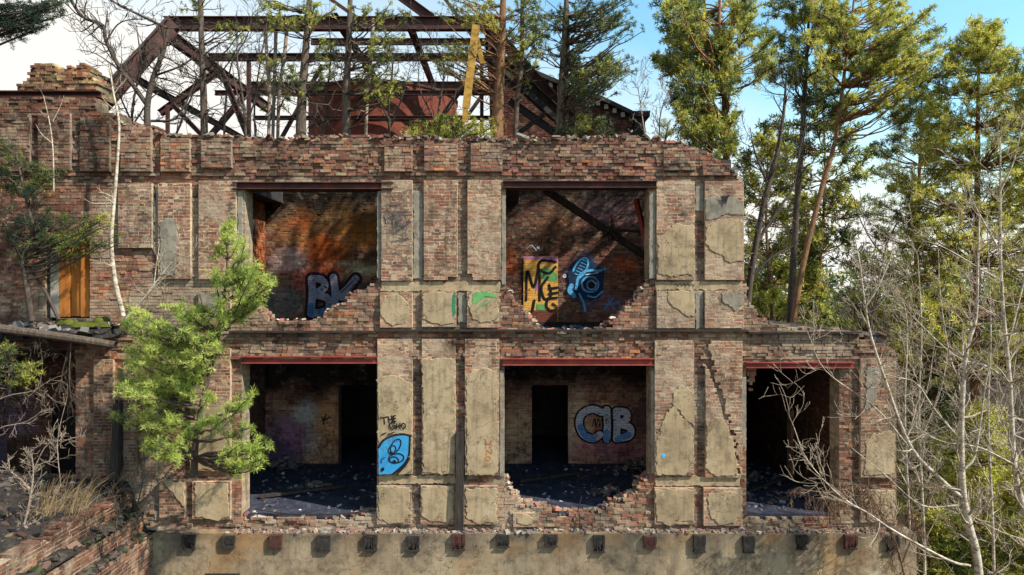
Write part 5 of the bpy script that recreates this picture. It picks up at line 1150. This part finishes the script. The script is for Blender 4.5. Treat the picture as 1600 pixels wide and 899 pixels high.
# understorey
for i, (px, Y, h, w_, tone, lb) in enumerate([(1535, 6, 6.2, 2.0, .8, 'young bright green pine behind the forked birch'), (1450, 10, 8.0, 1.9, .5, 'young mid green pine among trunks behind the right pier'), (1260, 9, 8.6, 1.4, .55, 'young pine showing above the broken right bay wall'), (1345, 13, 9.5, 1.8, .4, 'darker young pine deep behind the right pier'), (1610, 3, 5, 1.6, .85, 'low bright pine at the bottom right edge'), (1475, 4, 3.4, 1.2, .5, 'small dark pine low between the birch stems')]):
    b = at(px, 450, Y); tr = [np.array([b[0], Y, 0]), np.array([b[0] + .05, Y, h * .5]), np.array([b[0], Y, h])]
    needle_tree('young_pine', lb, tr, .07, pine_tips(tr, .15, w_ * 1.1, 110, lambda u: (1 - u) ** .8 + .1, up=.3), BARKP, tone=tone + .1, seed=20 + i, tsize=.19, K=13, wid=.024, sub=8, sublen=.55, step=.16)
# forest behind: copies of three pines
protos = []
for q in range(3):
    h = (19, 16, 22)[q]; tr = [np.array([300. + 20 * q, 300, 0]), np.array([300.2 + 20 * q, 300, h * .4]), np.array([299.8 + 20 * q, 300.1, h * .75]), np.array([300 + 20 * q, 300, h])]
    tp = pine_tips(tr, (.5, .38, .58)[q], (2.5, 2.2, 2.8)[q], 85, crown_prof if q != 1 else cone, up=.3)
    protos.append(needle_tree('forest_pine', 'tall orange stemmed pine among the many in the wood behind the ruin', tr, .15, tp, BARKP, tone=(.7, .75, .55)[q], dead=30, tsize=.3, K=11, wid=.05, sub=8, sublen=.7, step=.22, start=.5, group='pines of the wood behind the ruin', seed=30 + q))
spots = []
for row, (Y0, xa, xb, n) in enumerate(((15, 1185, 1640, 10), (21, 1175, 1640, 14), (28, 1170, 1640, 18), (38, 1165, 1640, 22), (52, 1165, 1640, 26), (70, 1160, 1640, 30))):
    for k in range(n):
        px = xa + (xb - xa) * (k + rng.uniform(.1, .9)) / n; y = Y0 + rng.uniform(-3, 3); spots.append((at(px, 450, y)[0], y)) if (px > 1240 or rng.random() < .85) else None
for k, (x, y) in enumerate(spots):
    p = protos[k % 3]; sc = rng.uniform(.75, 1.1) * (1.0 if y < 30 else 1.1)
    if k < 3: o = p; o.location = (x, y, 0); o.rotation_euler = (0, 0, rng.uniform(0, 6)); o.scale = (sc, sc, sc)
    else: copy_thing(p, (x, y, 0), rng.uniform(0, 6.28), (sc, sc, sc * rng.uniform(.85, 1.1)))
# bare saplings of the understorey
bp = []
for q in range(2):
    root = thing('bare_forest_sapling', 'slender leafless grey sapling among the pines behind the ruin', 'tree', (340 + q * 10, 300, 0), 'leafless saplings in the wood'); mb = MB(); tw = MB(); b = np.array([340. + q * 10, 300, 0])
    p = smooth_line([b, b + [.2, .1, 3], b + [.1, .2, 6], b + [.5, 0, 9 + q]], 4); mb.tube(p, np.linspace(.07, .015, len(p)), 6)
    for k in range(30):
        i = rng.integers(3, len(p)); grow(tw, p[i], nrm(np.array([rng.normal(), rng.normal(), .9])), rng.uniform(.8, 2.0), .022, 2, 3, .3, .2, .008)
    mb.build('trunk', BARK, root, smooth=True); tw.build('branches', BARK, root, smooth=True); bp.append(root)
k = 0
for Y0, xa, xb, n in ((6, 1175, 1300, 4), (9, 1180, 1480, 5), (14, 1180, 1640, 9), (19, 1180, 1640, 9), (26, 1180, 1640, 9), (35, 1180, 1640, 9)):
    for j_ in range(n):
        y = Y0 + rng.uniform(-1.5, 1.5); x = at(xa + (xb - xa) * (j_ + rng.random()) / n, 450, y)[0]; s_ = rng.uniform(.8, 1.35)
        if y < 10 and x < 10.3: x = 10.3 + rng.uniform(0, 3)
        if k < 2: o = bp[k]; o.location = (x, y, 0); o.scale = (s_,) * 3
        else: copy_thing(bp[k % 2], (x, y, 0), rng.uniform(0, 6.28), (s_,) * 3)
        k += 1
for j_ in range(70):
    y = rng.uniform(11, 34); x = at((1172 + 175 * rng.random()) if j_ < 30 else (1300 + 330 * rng.random()), 450, y)[0]; s_ = rng.uniform(1.5, 2.3)
    copy_thing(bp[j_ % 2], (x, y, 0), rng.uniform(0, 6.28), (s_ * .8, s_ * .8, s_))
# low brush on the forest floor and the far wood: masses nobody could count
mb = MB()
for q in range(900):
    y = rng.uniform(4, 60) ; px = rng.uniform(1330, 1680) if y < 20 else rng.uniform(1165, 1680); b = at(px, 450, y); b[2] = 0
    if y < 10 and b[0] < 11: continue
    for e in range(3): grow(mb, b + rng.normal(0, .2, 3) * [1, 1, 0], nrm(np.array([rng.normal(0, .4), rng.normal(0, .4), 1])), rng.uniform(.8, 2.4) * (1 + y * .022), .014 + y * .0003, 1, 2, .35, .1, .006, 3)
tag(mb.build('undergrowth', DARKTWIG), 'tangle of brown leafless undergrowth covering the forest floor at the right', 'undergrowth', kind='stuff')
n = 2600; y = rng.uniform(95, 150, n); px = rng.uniform(1080, 1760, n); s_ = (y - CAMY) / F
pos = np.c_[(px - 800) * s_, y, np.zeros(n)]; pos[:, 2] = rng.uniform(1, 20, n) * (.55 + .45 * vnoise(px * .02, y * .05, 5))
V, Fq, c = tufts(pos, np.tile([0, 0, 1.], (n, 1)), 1.5, 9, .28, .35, 1.0)
tb = MB(); tb.add(V, Fq)
tag(link_mesh('far_wood', V, Fq, NEEDLE, None, c), 'distant wood closing the view between the trunks', 'wood', kind='stuff')
S.cycles.samples = 96
